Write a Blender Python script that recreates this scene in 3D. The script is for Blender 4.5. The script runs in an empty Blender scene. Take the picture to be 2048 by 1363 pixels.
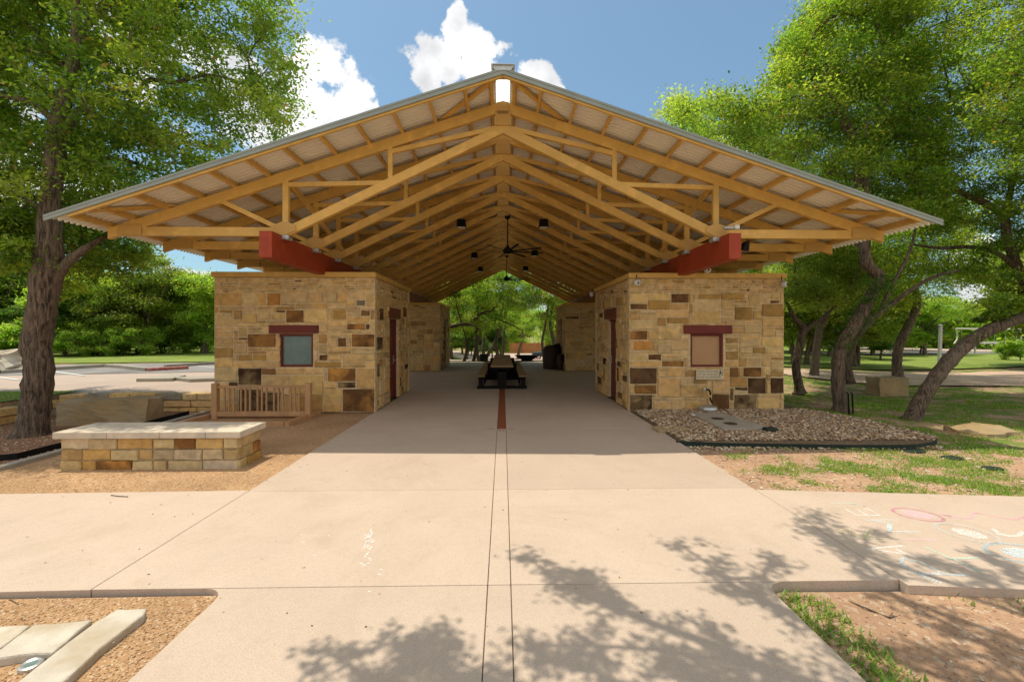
import bpy, bmesh, math, random
import numpy as np
from mathutils import Vector, Matrix
R = math.radians
rnd = random.Random(11)
SC = bpy.context.scene
COL = SC.collection

# ------------------------------------------------------------------ camera
F = 869.0                      # focal length in photo pixels (photo 2048 wide)
CAMZ = 1.75
YAW = R(1.19)
cd = bpy.data.cameras.new('camera'); cam = bpy.data.objects.new('camera', cd); COL.objects.link(cam)
cam.location = (0, 0, CAMZ); cam.rotation_euler = (R(90), 0, -YAW)
cd.sensor_width = 36; cd.lens = 36*F/2048; cd.shift_y = -18.5/2048
cd.clip_start = 0.05; cd.clip_end = 2000
SC.camera = cam
# ------------------------------------------------------------------ light
SUNV = Vector((-0.25, 0.124, 1.0)).normalized()      # towards the sun
sd = bpy.data.lights.new('sun', 'SUN'); sun = bpy.data.objects.new('sun', sd); COL.objects.link(sun)
sd.energy = 2.9; sd.angle = R(0.5); sd.color = (1.0, 0.91, 0.76)
sun.rotation_euler = SUNV.to_track_quat('Z', 'Y').to_euler(); sun.location = (0, 0, 40)
SC.view_settings.view_transform = 'Standard'; SC.view_settings.look = 'None'
SC.view_settings.exposure = 0.56; SC.view_settings.gamma = 1.0
SC.cycles.max_bounces = 7; SC.cycles.diffuse_bounces = 5; SC.cycles.glossy_bounces = 2
SC.cycles.transmission_bounces = 4; SC.cycles.transparent_max_bounces = 6
SC.cycles.caustics_reflective = False; SC.cycles.caustics_refractive = False
SC.cycles.sample_clamp_indirect = 6

def camdir(px, py):
    a = (px-1024)/F
    return Vector((a*math.cos(YAW)+math.sin(YAW), math.cos(YAW)-a*math.sin(YAW), (663-py)/F))
def P(px, py, d):              # point seen at a photo pixel at depth d
    v = camdir(px, py)*d; v.z += CAMZ; return v
def G(px, py, z=0.0):          # point of the ground seen at a photo pixel
    return P(px, py, (CAMZ-z)*F/(py-663.0))

def make_world():
    w = bpy.data.worlds.new('World'); SC.world = w; w.use_nodes = True
    nt = w.node_tree; N = nt.nodes; L = nt.links; N.clear()
    out = N.new('ShaderNodeOutputWorld'); bg = N.new('ShaderNodeBackground'); bg.inputs['Strength'].default_value = 0.15
    L.new(bg.outputs[0], out.inputs[0])
    sky = N.new('ShaderNodeTexSky'); sky.sky_type = 'NISHITA'; sky.sun_disc = False
    sky.sun_elevation = math.asin(SUNV.z); sky.sun_rotation = math.atan2(SUNV.x, SUNV.y)
    sky.air_density = 1.0; sky.dust_density = 1.6; sky.ozone_density = 1.0
    tc = N.new('ShaderNodeTexCoord')
    def M(op, a, b=None, c=None, clamp=False):
        n = N.new('ShaderNodeMath'); n.operation = op; n.use_clamp = clamp
        for i, v in enumerate((a, b, c)):
            if v is None: continue
            if isinstance(v, (int, float)): n.inputs[i].default_value = v
            else: L.new(v, n.inputs[i])
        return n.outputs[0]
    nz = N.new('ShaderNodeTexNoise'); nz.inputs['Scale'].default_value = 13.0; nz.inputs['Detail'].default_value = 10; nz.inputs['Roughness'].default_value = 0.6
    L.new(tc.outputs['Generated'], nz.inputs['Vector'])
    # clouds: (px, py, radius in px, vertical squash)
    cl = [(908, 75, 40, 1.2), (915, 30, 24, 1.5), (885, 120, 70, 1.0), (955, 135, 62, 1.0), (1075, 160, 42, .8), (860, 160, 44, 1),
          (1110, 190, 30, 1), (640, 140, 62, 1.0), (620, 210, 95, 1), (690, 225, 62, 1), (560, 250, 110, 1), 
          (480, 150, 70, 1), (400, 560, 34, .6), (360, 550, 40, .5), (440, 580, 40, .5), (300, 590, 60, .5),
          (1960, 500, 60, .8), (2010, 590, 70, .8), (250, 60, 120, 1), (60, 330, 120, 1), (1110, 600, 50, .6), (1480, 330, 50, 1)]
    acc = None
    for px, py, r, sq in cl:
        c = camdir(px, py).normalized(); rr = r/F*c.y*1.0
        sb = N.new('ShaderNodeVectorMath'); sb.operation = 'SUBTRACT'; L.new(tc.outputs['Generated'], sb.inputs[0]); sb.inputs[1].default_value = c
        ml = N.new('ShaderNodeVectorMath'); ml.operation = 'MULTIPLY'; L.new(sb.outputs[0], ml.inputs[0]); ml.inputs[1].default_value = (1/rr, 1/rr, 1/(rr*sq))
        ln = N.new('ShaderNodeVectorMath'); ln.operation = 'LENGTH'; L.new(ml.outputs[0], ln.inputs[0])
        v = M('SUBTRACT', 1.18, ln.outputs['Value'])
        acc = v if acc is None else M('MAXIMUM', acc, v)
    # scattered clouds added behind and above, out of view, for more fill light
    nb = N.new('ShaderNodeTexNoise'); nb.inputs['Scale'].default_value = 2.2; nb.inputs['Detail'].default_value = 3
    L.new(tc.outputs['Generated'], nb.inputs['Vector'])
    sx = N.new('ShaderNodeSeparateXYZ'); L.new(tc.outputs['Generated'], sx.inputs[0])
    behind = M('SUBTRACT', M('MULTIPLY', nb.outputs[0], 4.0), M('ADD', 1.2, M('MULTIPLY', M('MAXIMUM', sx.outputs[1], 0.0), 4.0)))
    acc = M('MAXIMUM', M('MAXIMUM', acc, behind), -2.0)
    val = M('ADD', acc, M('MULTIPLY', M('SUBTRACT', nz.outputs[0], 0.5), 3.4))
    mp = N.new('ShaderNodeMapRange'); mp.interpolation_type = 'SMOOTHSTEP'; L.new(val, mp.inputs['Value'])
    mp.inputs['From Min'].default_value = 0.20; mp.inputs['From Max'].default_value = 0.50
    # cloud tone
    n2 = N.new('ShaderNodeTexNoise'); n2.inputs['Scale'].default_value = 7; n2.inputs['Detail'].default_value = 6
    L.new(tc.outputs['Generated'], n2.inputs['Vector'])
    cr = N.new('ShaderNodeValToRGB'); cr.color_ramp.elements[0].position = .36; cr.color_ramp.elements[0].color = (3.1, 3.15, 3.25, 1)
    cr.color_ramp.elements[1].position = .56; cr.color_ramp.elements[1].color = (5.6, 5.6, 5.6, 1)
    L.new(n2.outputs[0], cr.inputs[0])
    # slight desaturation of the sky towards the photo's soft blue
    hs = N.new('ShaderNodeMix'); hs.data_type = 'RGBA'; hs.inputs[0].default_value = 0.22; mu = N.new('ShaderNodeMix'); mu.data_type = 'RGBA'; mu.blend_type = 'MULTIPLY'; mu.inputs[0].default_value = 1; L.new(sky.outputs[0], mu.inputs[6]); mu.inputs[7].default_value = (.55, .72, .74, 1); L.new(mu.outputs[2], hs.inputs[6]); hs.inputs[7].default_value = (1.5, 2.0, 2.3, 1)
    mx = N.new('ShaderNodeMix'); mx.data_type = 'RGBA'; L.new(mp.outputs[0], mx.inputs[0]); L.new(hs.outputs[2], mx.inputs[6]); L.new(cr.outputs[0], mx.inputs[7])
    L.new(mx.outputs[2], bg.inputs[0])
    w.cycles.sampling_method = 'MANUAL'; w.cycles.sample_map_resolution = 512
make_world()

# ------------------------------------------------------------------ materials
def newmat(name):
    m = bpy.data.materials.new(name); m.use_nodes = True
    nt = m.node_tree; b = nt.nodes['Principled BSDF']
    return m, nt, nt.nodes, nt.links, b
def node(N, t, **kw):
    n = N.new(t)
    for k, v in kw.items():
        if k in n.inputs: n.inputs[k].default_value = v
        else: setattr(n, k, v)
    return n
def texco(N, L, scale=(1, 1, 1)):
    tc = N.new('ShaderNodeTexCoord'); mp = N.new('ShaderNodeMapping'); mp.inputs['Scale'].default_value = scale
    g = N.new('ShaderNodeNewGeometry'); L.new(g.outputs['Position'], mp.inputs['Vector']); return mp.outputs[0]
def mixc(N, L, f, a, b, bt='MIX'):
    m = N.new('ShaderNodeMix'); m.data_type = 'RGBA'; m.blend_type = bt
    for i, v in ((0, f), (6, a), (7, b)):
        if isinstance(v, (int, float)): m.inputs[i].default_value = v
        elif isinstance(v, tuple): m.inputs[i].default_value = (v[0], v[1], v[2], 1)
        else: L.new(v, m.inputs[i])
    return m.outputs[2]
def ramp(N, L, src, stops):
    r = N.new('ShaderNodeValToRGB'); e = r.color_ramp.elements
    while len(e) < len(stops): e.new(.5)
    for k, (p, c) in enumerate(stops):
        e[k].position = p; e[k].color = (c, c, c, 1) if isinstance(c, (int, float)) else (*c, 1)
    L.new(src, r.inputs[0]); return r.outputs[0]
def bump(N, L, b, h, strength, dist):
    bp = node(N, 'ShaderNodeBump', Strength=strength, Distance=dist); L.new(h, bp.inputs['Height']); L.new(bp.outputs[0], b.inputs['Normal']); return bp

def mat_noise(name, c1, c2, scale=4, rough=.7, bs=60, bd=.002, bstr=.5, c3=None, s3=.7, mscale=(1, 1, 1), metal=0, lo=.35, hi=.65, spec=.3):
    m, nt, N, L, b = newmat(name)
    v = texco(N, L, mscale)
    n = node(N, 'ShaderNodeTexNoise', Scale=scale, Detail=8, Roughness=.62); L.new(v, n.inputs['Vector'])
    c = mixc(N, L, ramp(N, L, n.outputs[0], [(lo, 0.), (hi, 1.)]), c1, c2)
    if c3:
        n3 = node(N, 'ShaderNodeTexNoise', Scale=s3, Detail=5); L.new(v, n3.inputs['Vector'])
        c = mixc(N, L, ramp(N, L, n3.outputs[0], [(.48, 0.), (.68, 1.)]), c, c3)
    oi = N.new('ShaderNodeObjectInfo'); c = mixc(N, L, 1.0, c, ramp(N, L, oi.outputs['Random'], [(0, .88), (1, 1.0)]), 'MULTIPLY')
    L.new(c, b.inputs['Base Color']); b.inputs['Roughness'].default_value = rough; b.inputs['Metallic'].default_value = metal
    b.inputs['Specular IOR Level'].default_value = spec
    if bd:
        nb = node(N, 'ShaderNodeTexNoise', Scale=bs, Detail=6, Roughness=.6); L.new(v, nb.inputs['Vector'])
        bump(N, L, b, nb.outputs[0], bstr, bd)
    return m

M_ = {}
def build_materials():
    # painted timber
    for nm, c in (('ochre', (.70, .42, .115)), ('red', (.36, .050, .017)), ('maroon', (.17, .028, .017)), ('lattewood', (.50, .28, .13))):
        M_[nm] = mat_noise(nm+'_paint', c, tuple(x*.8 for x in c), scale=2.5, rough=.55, bs=25, bd=.0015, bstr=.35, mscale=(1, 1, 1), c3=tuple(x*1.1 for x in c), s3=5)
    # plate with ribs
    m, nt, N, L, b = newmat('ribbed_plate'); v = texco(N, L)
    w = node(N, 'ShaderNodeTexWave', Scale=26, Distortion=.4, Detail=1); w.bands_direction = 'X'; L.new(v, w.inputs['Vector'])
    L.new(mixc(N, L, w.outputs['Fac'], (.70, .42, .115), (.44, .24, .07)), b.inputs['Base Color']); b.inputs['Roughness'].default_value = .6
    bump(N, L, b, w.outputs['Fac'], .5, .006); M_['plate'] = m
    # deck
    M_['deck'] = mat_noise('galvanised_deck', (.90, .86, .79), (.86, .82, .75), scale=3, rough=.45, bd=0, metal=0, spec=.2)
    M_['fascia'] = mat_noise('sage_fascia', (.30, .32, .28), (.26, .28, .25), scale=3, rough=.4, bd=0, metal=.2)
    M_['galv'] = mat_noise('galvanised_steel', (.55, .55, .52), (.45, .45, .43), scale=8, rough=.35, bd=0, metal=.6)
    m, nt, N, L, b = newmat('translucent_panel'); N.remove(b)
    d = node(N, 'ShaderNodeBsdfDiffuse', Color=(.85, .87, .86, 1)); t = node(N, 'ShaderNodeBsdfTranslucent', Color=(.85, .88, .87, 1)); mx = node(N, 'ShaderNodeMixShader', Fac=.7)
    L.new(d.outputs[0], mx.inputs[1]); L.new(t.outputs[0], mx.inputs[2]); L.new(mx.outputs[0], N['Material Output'].inputs[0]); M_['skylight'] = m
    # stone with a colour per stone in the 'col' attribute (alpha: how stained)
    m, nt, N, L, b = newmat('limestone_masonry'); v = texco(N, L)
    at = node(N, 'ShaderNodeAttribute', attribute_name='col')
    n1 = node(N, 'ShaderNodeTexNoise', Scale=9, Detail=8, Roughness=.65); L.new(v, n1.inputs['Vector'])
    n2 = node(N, 'ShaderNodeTexNoise', Scale=2.6, Detail=7, Roughness=.6, Distortion=.6); L.new(v, n2.inputs['Vector'])
    n4 = node(N, 'ShaderNodeTexNoise', Scale=70, Detail=4); L.new(v, n4.inputs['Vector'])
    c = mixc(N, L, ramp(N, L, n1.outputs[0], [(.3, .72), (.7, 1.2)]), (0, 0, 0), at.outputs['Color'], 'MULTIPLY')
    sc = N.new('ShaderNodeVectorMath'); sc.operation = 'MULTIPLY'; L.new(at.outputs['Color'], sc.inputs[0]); L.new(ramp(N, L, n1.outputs[0], [(.3, .74), (.72, 1.22)]), sc.inputs[1])
    st = N.new('ShaderNodeMath'); st.operation = 'MULTIPLY'; L.new(at.outputs['Alpha'], st.inputs[0]); L.new(ramp(N, L, n2.outputs[0], [(.40, 0.), (.60, 1.)]), st.inputs[1])
    c = mixc(N, L, st.outputs[0], sc.outputs[0], (.055, .026, .012))
    L.new(c, b.inputs['Base Color']); b.inputs['Roughness'].default_value = .85; b.inputs['Specular IOR Level'].default_value = .2
    ad = N.new('ShaderNodeMath'); ad.operation = 'ADD'; L.new(n1.outputs[0], ad.inputs[0])
    mm = N.new('ShaderNodeMath'); mm.operation = 'MULTIPLY'; L.new(n4.outputs[0], mm.inputs[0]); mm.inputs[1].default_value = .35; L.new(mm.outputs[0], ad.inputs[1])
    bump(N, L, b, ad.outputs[0], .8, .02); M_['stone'] = m
    M_['capstone'] = mat_noise('cream_capstone', (.62, .54, .42), (.52, .44, .33), scale=6, rough=.8, bs=60, bd=.004, c3=(.45, .40, .33), s3=3)
    M_['whiterock'] = mat_noise('pale_limestone', (.62, .56, .46), (.50, .44, .35), scale=5, rough=.85, bs=25, bd=.02, bstr=.6, c3=(.46, .37, .25), s3=2.5)
    M_['block'] = mat_noise('quarry_block', (.40, .27, .12), (.33, .25, .14), scale=3, rough=.85, bs=14, bd=.03, bstr=.6, c3=(.42, .33, .20), s3=1.2)
    # concrete
    m, nt, N, L, b = newmat('exposed_concrete'); v = texco(N, L)
    n1 = node(N, 'ShaderNodeTexNoise', Scale=.9, Detail=8, Roughness=.62, Distortion=.5); L.new(v, n1.inputs['Vector'])
    n2 = node(N, 'ShaderNodeTexNoise', Scale=130, Detail=3, Roughness=.7); L.new(v, n2.inputs['Vector'])
    n3 = node(N, 'ShaderNodeTexNoise', Scale=3.4, Detail=6, Roughness=.6, Distortion=1.2); L.new(v, n3.inputs['Vector'])
    vo = node(N, 'ShaderNodeTexVoronoi', Scale=160); L.new(v, vo.inputs['Vector'])
    c = mixc(N, L, ramp(N, L, n1.outputs[0], [(.3, 0.), (.7, 1.)]), (.55, .44, .345), (.49, .39, .305))
    c = mixc(N, L, ramp(N, L, n3.outputs[0], [(.52, 0.), (.75, .35)]), c, (.43, .33, .24))
    c = mixc(N, L, ramp(N, L, n2.outputs[0], [(.36, .45), (.5, 0.)]), c, (.27, .19, .13))
    c = mixc(N, L, ramp(N, L, n2.outputs[0], [(.55, 0.), (.68, .5)]), c, (.62, .52, .42))
    c = mixc(N, L, ramp(N, L, vo.outputs['Distance'], [(.0, .25), (.16, 0.)]), c, (.18, .13, .10))
    gi = N.new('ShaderNodeNewGeometry'); c = mixc(N, L, 1.0, c, ramp(N, L, gi.outputs['Random Per Island'], [(0, .90), (1, 1.0)]), 'MULTIPLY')
    nd = node(N, 'ShaderNodeTexNoise', Scale=3, Detail=5, Roughness=.7); L.new(v, nd.inputs['Vector']); va = N.new('ShaderNodeVectorMath'); va.operation = 'MULTIPLY_ADD'; L.new(nd.outputs['Color'], va.inputs[0]); va.inputs[1].default_value = (.5, .5, .5); L.new(v, va.inputs[2])
    vc = node(N, 'ShaderNodeTexVoronoi', Scale=.36, feature='DISTANCE_TO_EDGE'); L.new(va.outputs[0], vc.inputs['Vector']); c = mixc(N, L, ramp(N, L, vc.outputs['Distance'], [(.0006, .10), (.0015, 0.)]), c, (.30, .22, .16))
    ns = node(N, 'ShaderNodeTexNoise', Scale=.55, Detail=9, Roughness=.72, Distortion=1.5); L.new(v, ns.inputs['Vector']); c = mixc(N, L, ramp(N, L, ns.outputs[0], [(.50, 0.), (.66, .5)]), c, (.40, .31, .225))
    vs = node(N, 'ShaderNodeTexVoronoi', Scale=2.3, Randomness=1.); L.new(v, vs.inputs['Vector']); c = mixc(N, L, ramp(N, L, vs.outputs['Distance'], [(.018, .7), (.034, 0.)]), c, (.14, .10, .07))
    n5 = node(N, 'ShaderNodeTexNoise', Scale=28, Detail=6, Roughness=.75); L.new(v, n5.inputs['Vector']); c = mixc(N, L, ramp(N, L, n5.outputs[0], [(.35, .22), (.52, 0.)]), c, (.34, .25, .18))
    L.new(c, b.inputs['Base Color']); b.inputs['Roughness'].default_value = .75; b.inputs['Specular IOR Level'].default_value = .3
    bump(N, L, b, n2.outputs[0], .35, .003); M_['concrete'] = m
    M_['joint'] = mat_noise('joint_filler', (.20, .14, .09), (.12, .08, .05), scale=30, bd=.003)
    M_['curb'] = mat_noise('pale_curb', (.42, .38, .30), (.33, .30, .24), scale=5, rough=.8, bd=.003)
    M_['pink'] = mat_noise('pink_concrete', (.52, .40, .32), (.46, .36, .29), scale=1.2, rough=.8, bd=.002)
    M_['asphalt'] = mat_noise('grey_asphalt', (.27, .25, .23), (.22, .205, .19), scale=1.0, rough=.9, bs=90, bd=.004, c3=(.15, .14, .13), s3=.5)
    M_['whitepaint'] = mat_noise('white_paint', (.75, .74, .70), (.6, .6, .58), scale=10, bd=0)
    M_['redpaint'] = mat_noise('red_paint', (.42, .07, .05), (.50, .30, .26), scale=10, bd=0)
    # decomposed granite
    def granular(name, ca, cb, cc, s=70, d=.012, patch=None):
        m, nt, N, L, b = newmat(name); v = texco(N, L)
        vo = node(N, 'ShaderNodeTexVoronoi', Scale=s, Randomness=1.); L.new(v, vo.inputs['Vector'])
        n1 = node(N, 'ShaderNodeTexNoise', Scale=1.1, Detail=7, Roughness=.6); L.new(v, n1.inputs['Vector'])
        n2 = node(N, 'ShaderNodeTexNoise', Scale=s*.7, Detail=5); L.new(v, n2.inputs['Vector'])
        sp = N.new('ShaderNodeSeparateColor'); L.new(vo.outputs['Color'], sp.inputs[0])
        c = mixc(N, L, sp.outputs[0], ca, cb); c = mixc(N, L, ramp(N, L, sp.outputs[1], [(.82, 0.), (.9, 1.)]), c, cc)
        c = mixc(N, L, ramp(N, L, n1.outputs[0], [(.35, .45), (.65, 0.)]), c, tuple(x*.6 for x in ca))
        if patch:
            n3 = node(N, 'ShaderNodeTexNoise', Scale=patch[1], Detail=9, Roughness=.7); L.new(v, n3.inputs['Vector'])
            c = mixc(N, L, ramp(N, L, n3.outputs[0], [(patch[2], 0.), (patch[2]+.09, 1.)]), c, patch[0])
        L.new(c, b.inputs['Base Color']); b.inputs['Roughness'].default_value = .95; b.inputs['Specular IOR Level'].default_value = .1
        bump(N, L, b, n2.outputs[0], .9, d); return m
    M_['granite'] = granular('decomposed_granite', (.37, .215, .11), (.50, .315, .165), (.58, .44, .29), 75, .012)
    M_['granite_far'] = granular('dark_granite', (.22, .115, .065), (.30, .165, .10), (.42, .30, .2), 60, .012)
    M_['dirt'] = granular('red_dirt', (.38, .235, .145), (.45, .29, .18), (.50, .38, .27), 30, .02)
    M_['earth'] = granular('shaded_earth', (.36, .225, .135), (.42, .275, .17), (.5, .4, .28), 30, .02, ((.14, .20, .04), 1.3, .46))
    M_['lawn'] = granular('mown_lawn', (.19, .25, .05), (.23, .29, .065), (.30, .33, .10), 25, .03, ((.15, .21, .04), .6, .5))
    M_['sand'] = granular('pink_sand', (.52, .37, .27), (.56, .41, .30), (.6, .45, .35), 40, .02)
    M_['rockbase'] = granular('rock_base', (.16, .11, .07), (.22, .16, .10), (.3, .22, .14), 40, .02)
    # coloured by attribute: pebbles, chips
    m, nt, N, L, b = newmat('river_pebble'); at = node(N, 'ShaderNodeAttribute', attribute_name='col'); L.new(at.outputs['Color'], b.inputs['Base Color']); b.inputs['Roughness'].default_value = .8; M_['pebble'] = m
    # leaves
    def leaf(name, tr=.58, rough=.45):
        m, nt, N, L, b = newmat(name); N.remove(b)
        at = node(N, 'ShaderNodeAttribute', attribute_name='col')
        d = N.new('ShaderNodeBsdfDiffuse'); t = N.new('ShaderNodeBsdfTranslucent'); g = node(N, 'ShaderNodeBsdfGlossy', Roughness=rough, Color=(1, 1, 1, 1))
        L.new(at.outputs['Color'], d.inputs[0])
        tm = N.new('ShaderNodeVectorMath'); tm.operation = 'MULTIPLY'; tm.inputs[1].default_value = (2.6, 2.45, 1.05); L.new(at.outputs['Color'], tm.inputs[0]); L.new(tm.outputs[0], t.inputs[0])
        mx = node(N, 'ShaderNodeMixShader', Fac=tr); L.new(d.outputs[0], mx.inputs[1]); L.new(t.outputs[0], mx.inputs[2])
        m2 = node(N, 'ShaderNodeMixShader', Fac=.02); L.new(mx.outputs[0], m2.inputs[1]); L.new(g.outputs[0], m2.inputs[2]); L.new(m2.outputs[0], N['Material Output'].inputs[0])
        return m
    M_['leaf'] = leaf('oak_leaf'); M_['grass'] = leaf('grass_blade', .35)
    # bark
    m, nt, N, L, b = newmat('oak_bark'); v = texco(N, L, (1, 1, .13))
    n1 = node(N, 'ShaderNodeTexNoise', Scale=30, Detail=8, Roughness=.65, Distortion=.5); L.new(v, n1.inputs['Vector'])
    n2 = node(N, 'ShaderNodeTexNoise', Scale=2, Detail=3); L.new(v, n2.inputs['Vector'])
    c = mixc(N, L, ramp(N, L, n1.outputs[0], [(.38, 0.), (.64, 1.)]), (.03, .018, .011), (.23, .16, .105)); c = mixc(N, L, ramp(N, L, n2.outputs[0], [(.45, 0.), (.7, .35)]), c, (.22, .18, .14))
    L.new(c, b.inputs['Base Color']); b.inputs['Roughness'].default_value = .9; bump(N, L, b, n1.outputs[0], 1.0, .05); M_['bark'] = m
    # misc
    M_['black'] = mat_noise('black_metal', (.010, .009, .008), (.016, .014, .012), scale=10, rough=.7, bd=0, spec=.12)
    M_['white'] = mat_noise('white_plastic', (.72, .70, .66), (.62, .6, .56), scale=8, rough=.4, bd=0)
    M_['plywood'] = mat_noise('tan_board', (.50, .29, .145), (.46, .26, .125), scale=3, rough=.6, bs=30, bd=.001)
    M_['tabletop'] = mat_noise('worn_tabletop', (.40, .26, .12), (.33, .21, .10), scale=5, rough=.85, bs=30, bd=.001)
    M_['barrel'] = mat_noise('brown_receptacle', (.07, .045, .03), (.05, .032, .022), scale=9, rough=.6, bd=.002)
    M_['cedar'] = mat_noise('cedar_fence', (.42, .17, .06), (.32, .12, .04), scale=6, rough=.8, bs=20, bd=.004, mscale=(1, 1, .2))
    M_['green'] = mat_noise('green_plastic', (.012, .022, .016), (.02, .035, .026), scale=8, rough=.6, bd=0)
    M_['brick'] = mat_noise('red_brick', (.30, .085, .03), (.24, .06, .02), scale=18, rough=.8, bd=.002)
    m, nt, N, L, b = newmat('window_glass'); b.inputs['Base Color'].default_value = (.085, .14, .13, 1); b.inputs['Roughness'].default_value = .15
    v = texco(N, L); n1 = node(N, 'ShaderNodeTexNoise', Scale=5, Detail=4); L.new(v, n1.inputs['Vector']); L.new(mixc(N, L, n1.outputs[0], (.09, .15, .145), (.20, .26, .24)), b.inputs['Base Color']); M_['glass'] = m
    M_['carpaint'] = mat_noise('dark_car_paint', (.02, .035, .06), (.02, .03, .05), scale=3, rough=.2, bd=0, spec=.6)
    M_['sign'] = mat_noise('cream_sign', (.66, .56, .38), (.60, .50, .34), scale=6, rough=.5, bd=0)
    M_['brownink'] = mat_noise('brown_ink', (.20, .12, .06), (.16, .09, .05), scale=6, rough=.6, bd=0)
    for nm, c in (('chalkpink', (.95, .58, .66)), ('chalkwhite', (.92, .92, .88)), ('chalkblue', (.68, .84, .90)), ('chalkyellow', (.95, .88, .55)), ('chalkgreen', (.52, .80, .68))):
        m, nt, N, L, b = newmat(nm); v = texco(N, L); n1 = node(N, 'ShaderNodeTexNoise', Scale=120, Detail=2); L.new(v, n1.inputs['Vector'])
        b.inputs['Base Color'].default_value = (*c, 1); b.inputs['Roughness'].default_value = .95
        L.new(ramp(N, L, n1.outputs[0], [(.38, .05), (.62, .8)]), b.inputs['Alpha']); M_[nm] = m
build_materials()

# ------------------------------------------------------------------ mesh helpers
def tag(o, label=None, cat=None, group=None, kind=None):
    if label: o['label'] = label
    if cat: o['category'] = cat
    if group: o['group'] = group
    if kind: o['kind'] = kind
    return o
def empty(name, loc, label=None, cat=None, group=None):
    o = bpy.data.objects.new(name, None); o.empty_display_size = .2; COL.objects.link(o); o.location = loc
    return tag(o, label, cat, group)
def wloc(o):
    v = Vector((0, 0, 0))
    while o is not None: v = v+o.location; o = o.parent
    return v
class MB:
    def __init__(s): s.v = []; s.f = []; s.c = []
    def add(s, vs, fs, col=None):
        k = len(s.v); s.v += [tuple(x) for x in vs]; s.f += [tuple(i+k for i in f) for f in fs]
        s.c += [col or (.5, .5, .5, 0)]*len(vs); return s
    def box(s, x0, x1, y0, y1, z0, z1, col=None):
        return s.add([(x, y, z) for z in (z0, z1) for y in (y0, y1) for x in (x0, x1)],
                     [(0, 2, 3, 1), (4, 5, 7, 6), (0, 1, 5, 4), (2, 6, 7, 3), (0, 4, 6, 2), (1, 3, 7, 5)], col)
    def bar(s, p0, p1, w, h, up=(0, 0, 1), col=None):     # box along p0-p1, w sideways, h along up
        p0 = Vector(p0); p1 = Vector(p1); d = (p1-p0).normalized(); u = Vector(up)
        sd_ = d.cross(u).normalized(); u = sd_.cross(d).normalized(); vs = []
        for p in (p0, p1):
            for a, b in ((-1, -1), (1, -1), (1, 1), (-1, 1)): vs.append(p+sd_*a*w/2+u*b*h/2)
        return s.add(vs, [(0, 1, 2, 3), (7, 6, 5, 4), (0, 4, 5, 1), (1, 5, 6, 2), (2, 6, 7, 3), (3, 7, 4, 0)], col)
    def tube(s, pts, rs, n=8, cap=True, col=None, wob=0):
        pts = [Vector(p) for p in pts]; vs = []; fs = []; k = len(pts)
        if isinstance(rs, (int, float)): rs = [rs]*k
        ref = None
        for i, p in enumerate(pts):
            t = (pts[min(i+1, k-1)]-pts[max(i-1, 0)]).normalized()
            if ref is None: ref = t.orthogonal().normalized()
            ref = (ref-t*ref.dot(t)).normalized(); b = t.cross(ref)
            for j in range(n):
                a = 2*math.pi*j/n; r = rs[i]*(1+(rnd.uniform(-wob, wob) if wob else 0)); vs.append(p+(ref*math.cos(a)+b*math.sin(a))*r)
        for i in range(k-1):
            for j in range(n): j2 = (j+1) % n; fs.append((i*n+j, i*n+j2, (i+1)*n+j2, (i+1)*n+j))
        if cap: fs.append(tuple(range(n-1, -1, -1))); fs.append(tuple((k-1)*n+j for j in range(n)))
        return s.add(vs, fs, col)
    def lathe(s, c, prof, n=20, col=None):                # prof [(r,z)...]
        vs = []; fs = []
        for r, z in prof:
            for j in range(n): a = 2*math.pi*j/n; vs.append((c[0]+r*math.cos(a), c[1]+r*math.sin(a), c[2]+z))
        k = len(prof)
        for i in range(k-1):
            for j in range(n): j2 = (j+1) % n; fs.append((i*n+j, i*n+j2, (i+1)*n+j2, (i+1)*n+j))
        fs.append(tuple(range(n-1, -1, -1))); fs.append(tuple((k-1)*n+j for j in range(n)))
        return s.add(vs, fs, col)
    def prism(s, poly, z0, z1, col=None):
        n = len(poly); vs = [(p[0], p[1], z0) for p in poly]+[(p[0], p[1], z1) for p in poly]
        fs = [tuple(range(n-1, -1, -1)), tuple(range(n, 2*n))]+[(i, (i+1) % n, n+(i+1) % n, n+i) for i in range(n)]
        return s.add(vs, fs, col)
    def build(s, name, mat, parent=None, bevel=0, seg=2, smooth=False, attr=False, label=None, cat=None, group=None, kind=None, angle=None):
        off = wloc(parent) if parent else Vector((0, 0, 0))
        me = bpy.data.meshes.new(name); me.from_pydata([(x-off.x, y-off.y, z-off.z) for x, y, z in s.v], [], s.f)
        if attr:
            a = me.color_attributes.new('col', 'FLOAT_COLOR', 'POINT'); a.data.foreach_set('color', np.array(s.c, dtype=np.float32).ravel())
        me.materials.append(M_[mat] if isinstance(mat, str) else mat)
        me.update()
        if smooth: me.polygons.foreach_set('use_smooth', [True]*len(me.polygons))
        o = bpy.data.objects.new(name, me); COL.objects.link(o)
        if parent: o.parent = parent
        if bevel:
            md = o.modifiers.new('bevel', 'BEVEL'); md.width = bevel; md.segments = seg; md.limit_method = 'ANGLE'; md.angle_limit = R(40)
        return tag(o, label, cat, group, kind)
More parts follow.
